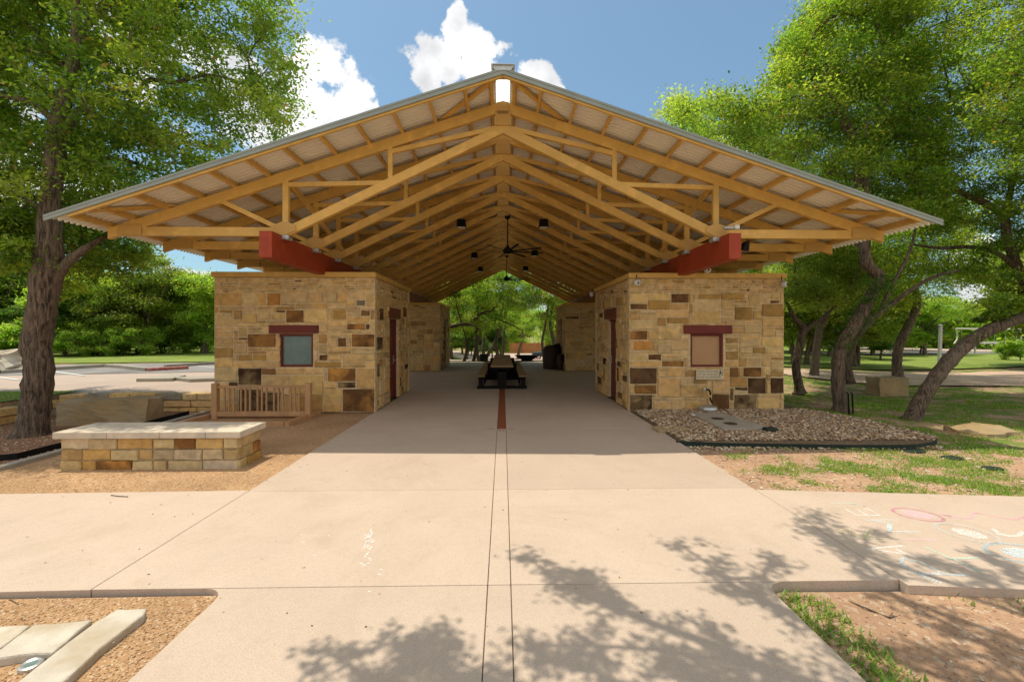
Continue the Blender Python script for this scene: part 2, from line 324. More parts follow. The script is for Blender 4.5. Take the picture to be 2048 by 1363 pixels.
def npmesh(name, V, Fq, mat, cols=None, parent=None, smooth=False):
    """V (n,3) array, Fq (m,k) array of equal-size polygons"""
    off = wloc(parent) if parent else Vector((0, 0, 0))
    V = V-np.array(off)[None, :]
    me = bpy.data.meshes.new(name); n, k = Fq.shape
    me.vertices.add(len(V)); me.vertices.foreach_set('co', V.astype(np.float32).ravel())
    me.loops.add(n*k); me.loops.foreach_set('vertex_index', Fq.astype(np.int32).ravel())
    me.polygons.add(n); me.polygons.foreach_set('loop_start', np.arange(0, n*k, k, dtype=np.int32)); me.polygons.foreach_set('loop_total', np.full(n, k, dtype=np.int32))
    if smooth: me.polygons.foreach_set('use_smooth', np.ones(n, dtype=bool))
    if cols is not None:
        a = me.color_attributes.new('col', 'FLOAT_COLOR', 'POINT'); a.data.foreach_set('color', cols.astype(np.float32).ravel())
    me.update(calc_edges=True); me.materials.append(M_[mat]); o = bpy.data.objects.new(name, me); COL.objects.link(o)
    if parent: o.parent = parent
    return o
def copy_tree(o, parent=None):
    c = o.copy(); COL.objects.link(c); c.parent = parent
    for ch in [x for x in o.children]: copy_tree(ch, c)
    return c
def text_mesh(body, name, mat, size, loc, rot, parent, depth=.001, align='CENTER', sx=1.0):
    cu = bpy.data.curves.new(name, 'FONT'); cu.body = body; cu.size = size; cu.extrude = depth; cu.align_x = align; cu.align_y = 'CENTER'; cu.resolution_u = 3
    t = bpy.data.objects.new(name, cu); COL.objects.link(t)
    bpy.context.view_layer.update(); me = bpy.data.meshes.new_from_object(t.evaluated_get(bpy.context.evaluated_depsgraph_get()))
    bpy.data.objects.remove(t); o = bpy.data.objects.new(name, me); me.materials.clear(); me.materials.append(M_[mat]); COL.objects.link(o)
    o.rotation_euler = rot; o.scale = (sx, 1, 1)
    if parent: o.parent = parent; o.location = Vector(loc)-wloc(parent)
    else: o.location = loc
    return o
# ------------------------------------------------------------------ terrain
def sm(a, b, x):
    t = min(1, max(0, (x-a)/(b-a))); return t*t*(3-2*t)
RAISE = 0.43
def gz(x, y):
    z = -0.05-.05*(1-sm(2.9, 4.0, y))
    if (y > 9.8 and x < -6.3) or x < -9.62: z += RAISE
    cw = 1-sm(9, 16, abs(x))
    z -= cw*min(2.0, max(0, (y-26))*.06)
    if x > 6: z += .12*math.sin(x*.35+1)*math.sin(y*.22)*sm(8, 14, y)*(1-sm(30, 40, y))
    if y > 60: z += (y-60)*.01
    return z
def make_ground():
    xs = sorted(set([-400, -200, -120, -80, -50, -35]+[x*1.0 for x in range(-28, 29)]+[35, 50, 80, 120, 200, 400, -9.64, -9.6, -6.32, -6.28]))
    ys = sorted(set([-200, -60, -20, -10, -5]+[y*1.0 for y in range(-3, 46)]+[50, 56, 60, 66, 75, 90, 120, 180, 400, 9.78, 9.82]))
    mb = MB(); V = [(x, y, gz(x, y)) for y in ys for x in xs]; n = len(xs)
    mb.add(V, [(j*n+i, j*n+i+1, (j+1)*n+i+1, (j+1)*n+i) for j in range(len(ys)-1) for i in range(n-1)])
    mb.build('ground', 'earth', kind='structure', label='bare earth and thin grass under the oaks')
make_ground()
def sheet(name, q, mat, dz=.006, nx=20, ny=20, z=None, jit=0, label=None, kind='structure'):
    """q: four corners (x,y) going round; follows the terrain unless z is given"""
    mb = MB(); vs = []
    for j in range(ny+1):
        for i in range(nx+1):
            u, v = i/nx, j/ny
            x = (1-u)*(1-v)*q[0][0]+u*(1-v)*q[1][0]+u*v*q[2][0]+(1-u)*v*q[3][0]
            y = (1-u)*(1-v)*q[0][1]+u*(1-v)*q[1][1]+u*v*q[2][1]+(1-u)*v*q[3][1]
            if jit and (i in (0, nx) or j in (0, ny)): x += rnd.uniform(-jit, jit); y += rnd.uniform(-jit, jit)
            vs.append((x, y, (gz(x, y) if z is None else z)+dz))
    mb.add(vs, [(j*(nx+1)+i, j*(nx+1)+i+1, (j+1)*(nx+1)+i+1, (j+1)*(nx+1)+i) for j in range(ny) for i in range(nx)])
    return mb.build(name, mat, kind=kind, label=label)
def gp(px, py, z=0.0):
    g = G(px, py, z); return (g.x, g.y)

# --- concrete paving: slabs with open joints
def make_paving():
    mb = MB(); g = .0032; Z0 = -.14; XM = (-2.8, -.105, .055, 2.8); XR = 2.8
    def slab(x0, x1, y0, y1): mb.box(x0+g, x1-g, y0+g, y1-g, Z0, 0)
    ysn = [3.01, 4.83, 7.84, 10.7, 13.1]
    for a, b in zip(ysn[:-1], ysn[1:]):
        slab(XM[0], XM[1], a, b); slab(XM[2], XM[3], a, b)
        if b <= 7.85: slab(XM[1], XM[2], a, b)
    for (a, b) in ((13.1, 16.15), (16.15, 19.2)):
        for x0, x1 in ((-6.35, -2.8), (-2.8, XM[1]), (XM[2], 2.8), (2.8, 6.35)): slab(x0, x1, a, b)
    for (a, b) in ((19.2, 22.9), (22.9, 25.4)):
        for x0, x1 in ((-2.8, XM[1]), (XM[2], 2.8)): slab(x0, x1, a, b)
    slab(-6.35, -2.8, 22.9, 25.4); slab(2.8, 6.35, 22.9, 25.4)
    # cross walk arms
    for s, pts, fy, by, kf, kb in ((-1, (2.8, 6.2, 9.6, 13), 3.01, 4.86, .02, .02), (1, (2.8, 6.9, 11, 15), 2.95, 4.77, .09, .095)):
        for a, b in zip(pts[:-1], pts[1:]):
            q = [(s*(a+g), fy-kf*(a-2.8)), (s*(b-g), fy-kf*(b-2.8)), (s*(b-g), by-kb*(b-2.8)), (s*(a+g), by-kb*(a-2.8))]
            mb.prism(q if s > 0 else q[::-1], Z0, 0)
    # lower walk with rounded inner corners
    for s, xe, xi in ((-1, -1.88, XM[1]), (1, 1.82, XM[2])):
        r = .14; poly = [(xi-s*g*-1, -4), (xe, -4), (xe, 3.01-g-r)]
        for k in range(1, 7):
            t = k/6*math.pi/2; poly.append((xe+s*r*(1-math.cos(t)), 3.01-g-r+r*math.sin(t)))
        poly.append((xi-s*g*-1, 3.01-g))
        if s > 0: poly = poly[::-1]
        mb.prism(poly[::-1], Z0, 0)
    slab(XM[1], XM[2], -4, 3.01)
    mb.build('walkway', 'concrete', kind='structure', bevel=.006, seg=1, label='tan exposed concrete walkway running through the shelter')
    jb = MB(); jb.box(-2.79, 2.79, 3.02, 25.35, -.10, -.012); jb.box(-1.85, 1.79, -4, 3.0, -.10, -.012); jb.box(-12.9, -2.81, 3.04, 4.60, -.10, -.013); jb.box(2.81, 10, 3.0, 4.0, -.10, -.013)
    jb.build('joint_filler_ground', 'joint', kind='structure', label='dark filler in the joints of the walkway')
    bb = MB(); y = 7.85
    while y < 25.3:
        bb.box(XM[1]+.008, XM[2]-.008, y, y+.061, -.05, -.001-rnd.random()*.003); y += .066
    bb.build('brick_strip_path', 'brick', kind='structure', label='red brick meridian strip let into the shelter floor')
    for b, x, y, s, rz in (('N', -.025, 7.70, .10, R(180)), ('S', -.30, 7.80, .05, 0), ('W', -.22, 7.80, .05, 0), ('A', -.16, 7.80, .05, 0), ('S', .10, 7.80, .05, 0), ('E', .16, 7.80, .05, 0), ('A', .22, 7.80, .05, 0)):
        if b == 'N':
            o = text_mesh(b, 'painted_letter', 'brick', s, (x, y, .003), (0, 0, rz), None, .0005, sx=1.5); tag(o, 'small rust red letter N painted just before the brick strip', 'letter')
    for sx_, lb, w in ((-.2, 'rust red painted word left of the brick strip end', 'SM'), (.15, 'rust red painted word right of the brick strip end', 'SM')):
        o = text_mesh(w, 'painted_word', 'brick', .07, (sx_, 7.84, .003), (0, 0, 0), None, .0005, sx=1.1); tag(o, lb, 'lettering')
make_paving()

# --- loose surfaces
sheet('decomposed_granite_bed', [(-6.4, 4.7), (-2.78, 4.80), (-2.78, 9.75), (-6.4, 9.75)], 'granite', .03, 24, 30, label='rust brown granite gravel around the seat wall')
sheet('tree_bed', [(-9.62, 4.74), (-6.5, 4.74), (-6.5, 9.78), (-9.62, 9.78)], 'granite_far', .05, 24, 30, label='dark mulch and gravel bed under the big oak')
sheet('corner_granite_bed', [(-9, -4), (-1.87, -4), (-1.87, 2.99), (-9, 2.94)], 'granite', .06, 30, 30, label='rust brown gravel at the near corner of the walkway')
sheet('corner_dirt', [(1.81, -4), (9, -4), (9, 2.92), (1.81, 2.99)], 'dirt', .035, 30, 30, label='bare red dirt at the near right corner')
sheet('bare_strip', [(2.8, 4.5), (9.6, 3.9), (8.0, 6.3), (2.8, 6.6)], 'dirt', .012, 40, 16, jit=.08, label='bare dirt strip between walkway and rock bed')
sheet('sand_court', [(12.2, 14.3), (30, 11.5), (34, 19.5), (10.5, 19.0)], 'sand', .05, 40, 24, jit=.15, label='pink sand play court beyond the leaning oak')
sheet('mown_field', [(5, 21.5), (60, 19.3), (80, 56), (9.5, 56)], 'lawn', .07, 60, 50, jit=.2, label='bright mown field behind the oaks')
sheet('sports_court', [(30, 37), (70, 33), (78, 44), (34, 47)], 'pink', .12, 20, 10, label='pink sports court at the far right')
sheet('court_path', [(22, 33), (62, 30), (64, 33), (26, 36)], 'asphalt', .11, 20, 8, label='grey path before the sports court')
# --- left: drive, parking, lawn (raised ground)
ZL = RAISE-.05
sheet('drive', [(-30, 9.0), (-6.4, 10.0), (-6.4, 15.5), (-30, 10.9)], 'pink', .012, 30, 10, label='pink concrete drive along the parking lot')
sheet('parking_lot', [(-34, 10.3), (-6.4, 15.4), (-6.4, 21.0), (-34, 14.0)], 'asphalt', .02, 30, 10, label='grey asphalt parking lot left of the shelter')
sheet('left_lawn', [(-60, 12.5), (-3, 21.3), (-5, 60), (-80, 60)], 'lawn', .035, 40, 40, label='sunny lawn beyond the parking lot')
sheet('verge_grass', [(-14, 8.1), (-9.64, 8.4), (-9.64, 10.15), (-15, 9.85)], 'lawn', .025, 20, 10, label='strip of lawn behind the low stone wall')
# --- behind the shelter
sheet('plaza', [(-14, 33), (18, 33), (24, 47), (-18, 47)], 'pink', .05, 20, 20, label='pale plaza behind the shelter')
sheet('rear_lawn', [(-9, 26.6), (12, 26.6), (16, 33), (-12, 33)], 'earth', .04, 20, 10, label='shaded ground behind the shelter')
sheet('rear_road', [(-22, 47), (26, 47), (34, 72), (-30, 72)], 'pink', .08, 20, 20, label='sunlit road and parking behind the shelter')

def wedge_kerb():
    mb = MB(); pts = [gp(-250, 757, ZL), gp(0, 748, ZL), gp(105, 741, ZL), gp(210, 734.5, ZL), gp(245, 737, ZL), gp(295, 742.5, ZL)]
    for (a, b) in zip(pts[:-1], pts[1:]): mb.bar((*a, ZL+.06), (*b, ZL+.06), .16, .14)
    mb.build('kerb', 'curb', kind='structure', label='pale kerb along the far side of the parking lot')
    mb = MB(); a = gp(295, 743, ZL); b = gp(376, 738.5, ZL); mb.bar((*a, ZL+.06), (*b, ZL+.06), .18, .14)
    mb.build('fire_lane_kerb', 'redpaint', bevel=.02, label='red painted kerb end at the parking island', cat='kerb')
    mb = MB(); pts = [gp(330, 736, ZL), gp(430, 729, ZL)]
    mb.bar((*pts[0], ZL+.06), (*pts[1], ZL+.06), .15, .14); mb.build('island_kerb', 'curb', kind='structure', label='pale kerb behind the parking island')
    for a, b in (((-60, 748), (38, 761)), ((108, 744), (168, 752)), ((395, 733), (440, 736))):
        m = MB(); A = gp(*a, ZL); B = gp(*b, ZL); m.bar((*A, ZL+.026), (*B, ZL+.026), .10, .004)
        m.build('parking_line_marking', 'whitepaint', kind='structure', label='white line between parking bays')
    for (pp, nm) in (((( 272, 764), (340, 754), (372, 756), (345, 763)), 0), (((345, 761), (430, 757), (430, 763), (380, 765)), 1)):
        m = MB(); m.prism([gp(*p, ZL) for p in pp], ZL+.01, ZL+.10); m.build('low_drive_kerb', 'curb', kind='structure', bevel=.01, label='low concrete kerb wedge in the drive')
wedge_kerb()
def strips():
    m = MB(); m.box(-6.50, -6.38, 4.72, 9.6, -.1, .035); m.build('edging_kerb', 'curb', kind='structure', bevel=.008, label='narrow concrete edging behind the seat wall')
    m = MB()
    for k in range(26):
        x0 = -9.2+(k*.1); 
    m.bar((-9.4, 4.9, .02), (-6.66, 6.1, .02), .02, .13); m.bar((-6.66, 6.1, .02), (-6.62, 9.3, .02), .02, .13)
    m.build('bed_edging', 'black', label='black metal edging between mulch bed and concrete strip', cat='edging')
strips()

# --- scattered stones -------------------------------------------------
def icos():
    bm = bmesh.new(); bmesh.ops.create_icosphere(bm, subdivisions=1, radius=1); v = np.array([x.co[:] for x in bm.verts]); f = np.array([[y.index for y in x.verts] for x in bm.faces]); bm.free(); return v, f
IV, IF = icos()
def scatter(name, pts, s0, s1, cols, squash=.6, label='', low=True, mat='pebble', seed=1, kind='stuff'):
    r = np.random.default_rng(seed); n = len(pts); pts = np.array(pts); k = len(IV)
    sz = r.uniform(s0, s1, n)*r.uniform(.6, 1.1, n); sc = np.stack([sz*r.uniform(.8, 1.5, n), sz*r.uniform(.7, 1.1, n), sz*squash*r.uniform(.6, 1.1, n)], 1)
    a = r.uniform(0, 6.28, n); V = IV[None]*(1+r.uniform(-.22, .22, (n, k, 1)))*sc[:, None, :]
    x = V[..., 0]*np.cos(a)[:, None]-V[..., 1]*np.sin(a)[:, None]; y = V[..., 0]*np.sin(a)[:, None]+V[..., 1]*np.cos(a)[:, None]
    V = np.stack([x, y, V[..., 2]], -1)+pts[:, None, :]
    Fq = IF[None]+(np.arange(n)*k)[:, None, None]
    c = np.array(cols)[r.integers(0, len(cols), n)]*r.uniform(.75, 1.15, (n, 1)); c = np.repeat(np.concatenate([c, np.ones((n, 1))], 1), k, 0)
    return tag(npmesh(name, V.reshape(-1, 3), Fq.reshape(-1, 3), mat, c), label, kind=kind)
def inpoly(x, y, poly):
    c = False; j = len(poly)-1
    for i in range(len(poly)):
        xi, yi = poly[i]; xj, yj = poly[j]
        if (yi > y) != (yj > y) and x < (xj-xi)*(y-yi)/(yj-yi)+xi: c = not c
        j = i
    return c
def spline(pts, n=8):
    out = []; P_ = [Vector(p) for p in pts]
    for i in range(len(P_)-1):
        p0 = P_[max(i-1, 0)]; p1 = P_[i]; p2 = P_[i+1]; p3 = P_[min(i+2, len(P_)-1)]
        for k in range(n):
            t = k/n; out.append(.5*((2*p1)+(-p0+p2)*t+(2*p0-5*p1+4*p2-p3)*t*t+(-p0+3*p1-3*p2+p3)*t**3))
    out.append(P_[-1]); return out
EDGE = [tuple(v[:2]) for v in spline([(*gp(*p), 0) for p in ((1352, 884), (1440, 888), (1560, 890), (1700, 892), (1800, 892), (1850, 889), (1873, 881), (1862, 872), (1800, 856), (1700, 836), (1600, 819), (1571, 813))], 5)]
ROCKPOLY = EDGE+[(2.82, 9.45), (2.82, 6.9)]
def rocks():
    m = MB(); m.prism(ROCKPOLY, -.09, .02); m.build('rock_bed_ground', 'rockbase', kind='structure', label='dark ground under the river rock')
    m = MB()
    for a, b in zip(EDGE[:-1], EDGE[1:]): m.bar((*a, -.05), (*b, -.05), .010, .15)
    m.build('steel_edging', 'green', label='dark green curved steel edging around the rock bed', cat='edging')
    r = random.Random(3); pts = []
    while len(pts) < 12500:
        x = r.uniform(2.85, 7.1); y = r.uniform(6.8, 9.5)
        if inpoly(x, y, ROCKPOLY): pts.append((x, y, .03+r.uniform(-.005, .025)))
    C = [(.50, .35, .20), (.38, .25, .14), (.60, .47, .30), (.28, .17, .10), (.52, .33, .18), (.44, .32, .20), (.66, .56, .42), (.34, .24, .16)]
    scatter('river_rock_gravel', pts, .013, .030, C, label='tan and brown river rock in the curved bed', seed=4)
    pts = [(r.uniform(2.9, 6.8), 6.7-abs(r.gauss(0, .14)), -.03) for _ in range(500)]
    scatter('spilled_gravel', pts, .012, .03, C, label='river rock spilled outside the steel edging', seed=5)
    # granite chips
    def ch(n, x0, x1, y0, y1, z, seed, nm, lb, s=(.003, .0075)):
        r = random.Random(seed); pts = [(r.uniform(x0, x1), y, z) for y in [y0+(y1-y0)*r.random()**1.3 for _ in range(n)]]
        scatter(nm, pts, *s, [(.46, .28, .14), (.56, .37, .20), (.33, .18, .09), (.60, .45, .28), (.50, .32, .16)], label=lb, seed=seed)
    ch(11000, -4.6, -1.9, 1.6, 2.98, -.037, 7, 'granite_chips_gravel', 'loose granite chips at the near left corner')
    ch(7000, -6.4, -2.82, 4.78, 9.0, -.018, 8, 'bed_chips_gravel', 'loose granite chips around the seat wall', (.004, .009))
    ch(2200, -9.4, -6.6, 4.9, 9.4, .002, 9, 'mulch_debris', 'leaf litter and chips under the big oak', (.008, .02))
    r = random.Random(12)
    pts = [(r.uniform(1.85, 6), r.uniform(.8, 2.95), -.063) for _ in range(4200)]
    scatter('dirt_pebble_debris', pts, .003, .009, [(.45, .29, .19), (.35, .2, .12), (.55, .42, .32), (.28, .16, .1)], label='small stones and crumbs on the near right dirt', seed=13)
    pts = [(r.uniform(2.9, 9), r.uniform(4.75, 6.6), -.03) for _ in range(1500)]
    scatter('strip_pebble_debris', pts, .006, .02, [(.5, .36, .25), (.62, .55, .45), (.4, .25, .16)], label='small pale stones on the bare dirt strip', seed=14)
rocks()
def grass():
    # tufts of thin blades where patches grow
    from mathutils import noise
    r = np.random.default_rng(5); spots = []
    def patch(x0, x1, y0, y1, n, thr, sc=.8, z=None):
        k = 0; t = 0
        while k < n and t < n*12:
            t += 1; x = r.uniform(x0, x1); y = r.uniform(y0, y1)
            v = noise.noise(Vector((x*sc, y*sc, 3.1)))+.45*noise.noise(Vector((x*3, y*3, 9)))
            if v > thr: spots.append((x, y, gz(x, y)+.01 if z is None else z)); k += 1
    patch(3.2, 9, 4.3, 6.7, 1300, .22, 1.5); patch(3.0, 9, 4.4, 6.7, 500, .3, 5); patch(4.5, 9, 4.0, 6.0, 700, .05, 1.1)
    patch(5.0, 16, 5.0, 12, 4500, .02, .9)
    patch(7.2, 22, 7.0, 20, 6500, .0, .5)
    patch(1.84, 2.15, 1.9, 2.93, 150, -1, z=-.06)
    patch(2.0, 6, .8, 2.9, 50, .3, z=-.06)
    patch(-14, -9.64, 8.0, 10.0, 1500, -1)
    S = np.array(spots)
    m = ~((S[:, 0] < 7.2) & (S[:, 0] > 2.8) & (S[:, 1] > 6.85) & (S[:, 1] < 9.6)); S = S[m]
    bl = 8; n = len(S)*bl; base = np.repeat(S, bl, 0)+np.concatenate([r.normal(0, .045, (n, 2)), np.zeros((n, 1))], 1)
    a = r.uniform(0, 6.28, n); h = r.uniform(.015, .045, n); w = r.uniform(.004, .008, n); ln = r.uniform(.01, .05, n)
    dx, dy = np.cos(a), np.sin(a); side = np.stack([-dy*w, dx*w, np.zeros(n)], 1); tip = base+np.stack([dx*ln, dy*ln, h], 1)
    V = np.stack([base-side, base+side, tip], 1).reshape(-1, 3); Fq = np.arange(n*3).reshape(-1, 3)
    c = np.array([(.14, .27, .03), (.20, .32, .05), (.27, .32, .08), (.10, .20, .025)])[r.integers(0, 4, n)]*r.uniform(.7, 1.2, (n, 1))
    c = np.repeat(np.concatenate([c, np.ones((n, 1))], 1), 3, 0)
    tag(npmesh('grass', V, Fq, 'grass', c), 'patchy grass and weeds on the right under the oaks', kind='stuff')
grass()

# ------------------------------------------------------------------ masonry
TAN = [(.66, .43, .175), (.61, .40, .155), (.69, .47, .20), (.62, .43, .20), (.65, .46, .23), (.64, .385, .14), (.58, .39, .18), (.68, .43, .18)]
def scol(r, tone=None):
    if tone == 'ochre': c = (.46, .27, .08)
    elif tone == 'orange': c = (.54, .25, .065)
    elif tone == 'rust': return (.34, .16, .045, .75)
    elif tone == 'brown': c = (.23, .115, .04)
    elif tone == 'dark': return (.15, .08, .035, .95)
    elif tone == 'blotch': return (.30, .20, .09, 1.0)
    elif tone == 'grey': return (.30, .25, .17, .5)
    elif tone == 'tan': c = TAN[r.randrange(len(TAN))]
    elif tone == 'mort': return (.66, .50, .28, 0)
    else:
        q = r.random(); c = TAN[r.randrange(len(TAN))]
        if q < .06: c = (.46, .28, .10)
        elif q < .08: c = (.46, .25, .085)
        elif q < .09: return (.26, .14, .05, .7)
    k = r.uniform(.86, 1.1); return (c[0]*k, c[1]*k, c[2]*k*r.uniform(.9, 1.1), .75 if tone in ('orange', 'brown') and r.random() < .7 else (.35 if r.random() < .1 else 0))
def stone_face(mb, o, ud, nd, W, H, presets=(), holes=(), seed=1, cell=(.10, .075), zones=None, band=None, gap=.014):
    """o: lower left corner, ud: unit vector along the face, nd: outward normal; lays squared rubble stones"""
    r = random.Random(seed); o = Vector(o); ud = Vector(ud); nd = Vector(nd); zd = Vector((0, 0, 1))
    def put(u0, u1, v0, v1, col, pr=None):
        g = gap*r.uniform(.7, 1.3); p = r.uniform(.008, .038) if pr is None else pr; j = lambda k=.006: r.uniform(-k, k)
        a = [(u0+g+j(), v0+g+j()), (u1-g+j(), v0+g+j()), (u1-g+j(), v1-g+j()), (u0+g+j(), v1-g+j())]
        # ring with mid points for a rougher outline
        ring = []
        for i in range(4):
            p0 = a[i]; p1 = a[(i+1) % 4]; n = 3 if math.dist(p0, p1) > .2 else 2
            for k in range(n):
                t = k/n; ring.append((p0[0]+(p1[0]-p0[0])*t+(j(.007) if k else 0), p0[1]+(p1[1]-p0[1])*t+(j(.007) if k else 0)))
        cx = (u0+u1)/2; cy = (v0+v1)/2; n = len(ring); vs = []; ins = .014
        for dep, sh in ((-.01, 0), (p*.6, .2), (p, 1)):
            for (u, v) in ring:
                du = cx-u; dv = cy-v; l = math.hypot(du, dv)+1e-6; s_ = min(ins*sh, l*.3)
                vs.append(o+ud*(u+du/l*s_)+zd*(v+dv/l*s_)+nd*(dep+(r.uniform(-.003, .003) if sh else 0)))
        fs = []
        for lv in range(2):
            for i in range(n): i2 = (i+1) % n; fs.append((lv*n+i, lv*n+i2, (lv+1)*n+i2, (lv+1)*n+i))
        fs.append(tuple(2*n+i for i in range(n))); mb.add(vs, fs, col)
    cu, cv = cell; Hm = band if band else H; nu = max(1, round(W/cu)); nv = max(1, round(Hm/cv)); cu = W/nu; cv = Hm/nv
    occ = [[False]*nu for _ in range(nv)]
    def mark(u0, u1, v0, v1):
        for b in range(max(0, v0), min(nv, v1)):
            for a in range(max(0, u0), min(nu, u1)): occ[b][a] = True
    for (u0, u1, v0, v1) in holes: mark(int(round(u0/cu)), int(round(u1/cu)), int(round(v0/cv)), int(round(v1/cv)))
    for (u0, u1, v0, v1, t) in presets:
        a0, a1, b0, b1 = int(round(u0/cu)), int(round(u1/cu)), int(round(v0/cv)), int(round(v1/cv)); a1 = max(a1, a0+1); b1 = max(b1, b0+1)
        a0 = max(a0, 0); a1 = min(a1, nu); b0 = max(0, b0); b1 = min(b1, nv)
        if a0 >= a1 or b0 >= b1 or any(occ[b][a] for b in range(b0, b1) for a in range(a0, a1)): continue
        mark(a0, a1, b0, b1); put(a0*cu, a1*cu, b0*cv, b1*cv, scol(r, t))
    for b in range(nv):
        a = 0
        while a < nu:
            if occ[b][a]: a += 1; continue
            low = b*cv < .55; w = r.choice((3, 4, 4, 5, 6)) if low else r.choice((2, 3, 3, 4, 4, 5, 6)); h = r.choice((3, 4, 5)) if low else r.choice((1, 2, 2, 3, 3, 3))
            if w <= 2 and not low: h = min(h, 3)
            ww = 0
            while ww < w and a+ww < nu and not occ[b][a+ww]: ww += 1
            if a+ww < nu and not occ[b][a+ww] and a+ww+1 < nu and occ[b][a+ww+1] : ww += 1
            if a+ww == nu-1 and not occ[b][nu-1]: ww += 1
            hh = 1
            while hh < h and b+hh < nv and not any(occ[b+hh][x] for x in range(a, a+ww)): hh += 1
            if b+hh == nv-1 and not any(occ[nv-1][x] for x in range(a, a+ww)): hh += 1
            mark(a, a+ww, b, b+hh); put(a*cu, (a+ww)*cu, b*cv, (b+hh)*cv, scol(r)); a += ww
    if band:
        v = band
        while v < H-.02:
            h = r.uniform(.035, .075); h = min(h, H-v)
            if H-v-h < .03: h = H-v
            u = 0
            while u < W-.01:
                w = r.uniform(.07, .36); w = min(w, W-u)
                if W-u-w < .06: w = W-u
                c = scol(r, 'tan') if r.random() < .93 else scol(r, r.choice(('brown', 'ochre', 'rust')))
                g0 = gap; put(u, u+w, v-.003, v+h+.003, c, r.uniform(0.0, .03)); u += w
            v += h
def backing(mb, o, ud, nd, W, H, holes, t=.16):
    """mortar slab with openings"""
    o = Vector(o); ud = Vector(ud); nd = Vector(nd); col = (.66, .50, .28, 0)
    us = sorted({0, W, *[h[0] for h in holes], *[h[1] for h in holes]}); vs_ = sorted({0, H, *[h[2] for h in holes], *[h[3] for h in holes]})
    us = [u for u in us if 0 <= u <= W]; vs_ = [v for v in vs_ if 0 <= v <= H]
    for a, b in zip(us[:-1], us[1:]):
        for c, d in zip(vs_[:-1], vs_[1:]):
            if any(h[0] <= (a+b)/2 <= h[1] and h[2] <= (c+d)/2 <= h[3] for h in holes): continue
            p = []
            for n_ in (0, -t):
                for (u, v) in ((a, c), (b, c), (b, d), (a, d)): p.append(o+ud*u+Vector((0, 0, v))+nd*n_)
            mb.add(p, [(0, 1, 2, 3), (7, 6, 5, 4), (0, 4, 5, 1), (1, 5, 6, 2), (2, 6, 7, 3), (3, 7, 4, 0)], col)
WH = 2.93; BAND = 2.60
def px2wall(rect, Y, x_left, mirror=False):
    x0, x1, y0, y1 = rect
    def c(px, py):
        dv = camdir(px, py); d = Y/dv.y; return dv.x*d-x_left, CAMZ+dv.z*d
    a = c(x0, y1); b = c(x1, y0); return a[0], b[0], max(0, a[1]), b[1]
LP = [(498, 552, 667, 692, 'rust'), (574, 606, 621, 646, 'rust'), (661, 695, 622, 640, 'ochre'), (689, 726, 646, 661, 'orange'), (705, 748, 664, 691, 'rust'),
      (677, 695, 675, 692, 'brown'), (659, 710, 737, 763, 'orange'), (479, 524, 738, 771, 'blotch'), (525, 553, 735, 748, 'brown'), (679, 750, 779, 824, 'rust'),
      (453, 476, 761, 779, 'dark'), (626, 681, 724, 733, 'ochre'), (506, 531, 709, 719, 'ochre'), (472, 500, 710, 722, 'ochre'), (632, 655, 710, 722, 'brown'),
      (534, 560, 587, 613, 'orange'), (676, 710, 764, 779, 'blotch'), (471, 520, 779, 824, 'blotch'), (520, 560, 782, 824, 'blotch'), (729, 736, 645, 661, 'dark'), (710, 732, 595, 611, 'grey'),
      (514, 533, 640, 649, 'ochre'), (552, 573, 621, 629, 'brown'), (472, 492, 675, 683, 'brown'), (439, 467, 616, 628, 'ochre'), (430, 481, 585, 613, 'tan'),
      (525, 575, 748, 779, 'tan'), (577, 645, 748, 792, 'tan'), (562, 619, 587, 604, 'tan'), (711, 748, 737, 778, 'tan'), (610, 655, 622, 648, 'tan'), (430, 470, 735, 760, 'tan')]
RP = [(1342, 1375, 585, 603, 'brown'), (1400, 1440, 586, 599, 'ochre'), (1443, 1488, 586, 600, 'ochre'), (1542, 1562, 598, 607, 'brown'), (1474, 1505, 615, 641, 'ochre'),
      (1335, 1383, 635, 644, 'ochre'), (1297, 1338, 600, 618, 'ochre'), (1257, 1295, 660, 679, 'orange'), (1272, 1302, 681, 698, 'orange'), (1300, 1321, 710, 723, 'brown'),
      (1322, 1369, 720, 733, 'rust'), (1508, 1530, 695, 707, 'ochre'), (1257, 1311, 735, 767, 'dark'), (1268, 1311, 769, 787, 'rust'), (1258, 1301, 790, 822, 'blotch'),
      (1317, 1360, 752, 798, 'tan'), (1363, 1413, 768, 798, 'tan'), (1423, 1462, 785, 821, 'rust'), (1467, 1515, 788, 823, 'blotch'), (1499, 1534, 757, 785, 'dark'),
      (1538, 1571, 757, 789, 'dark'), (1473, 1494, 773, 783, 'dark'), (1487, 1523, 735, 755, 'rust'), (1462, 1479, 737, 752, 'brown'), (1519, 1563, 791, 823, 'tan'),
      (1386, 1444, 621, 646, 'tan'), (1314, 1360, 656, 683, 'tan'), (1368, 1412, 799, 823, 'tan'), (1488, 1522, 645, 668, 'tan'), (1527, 1571, 608, 632, 'ochre')]
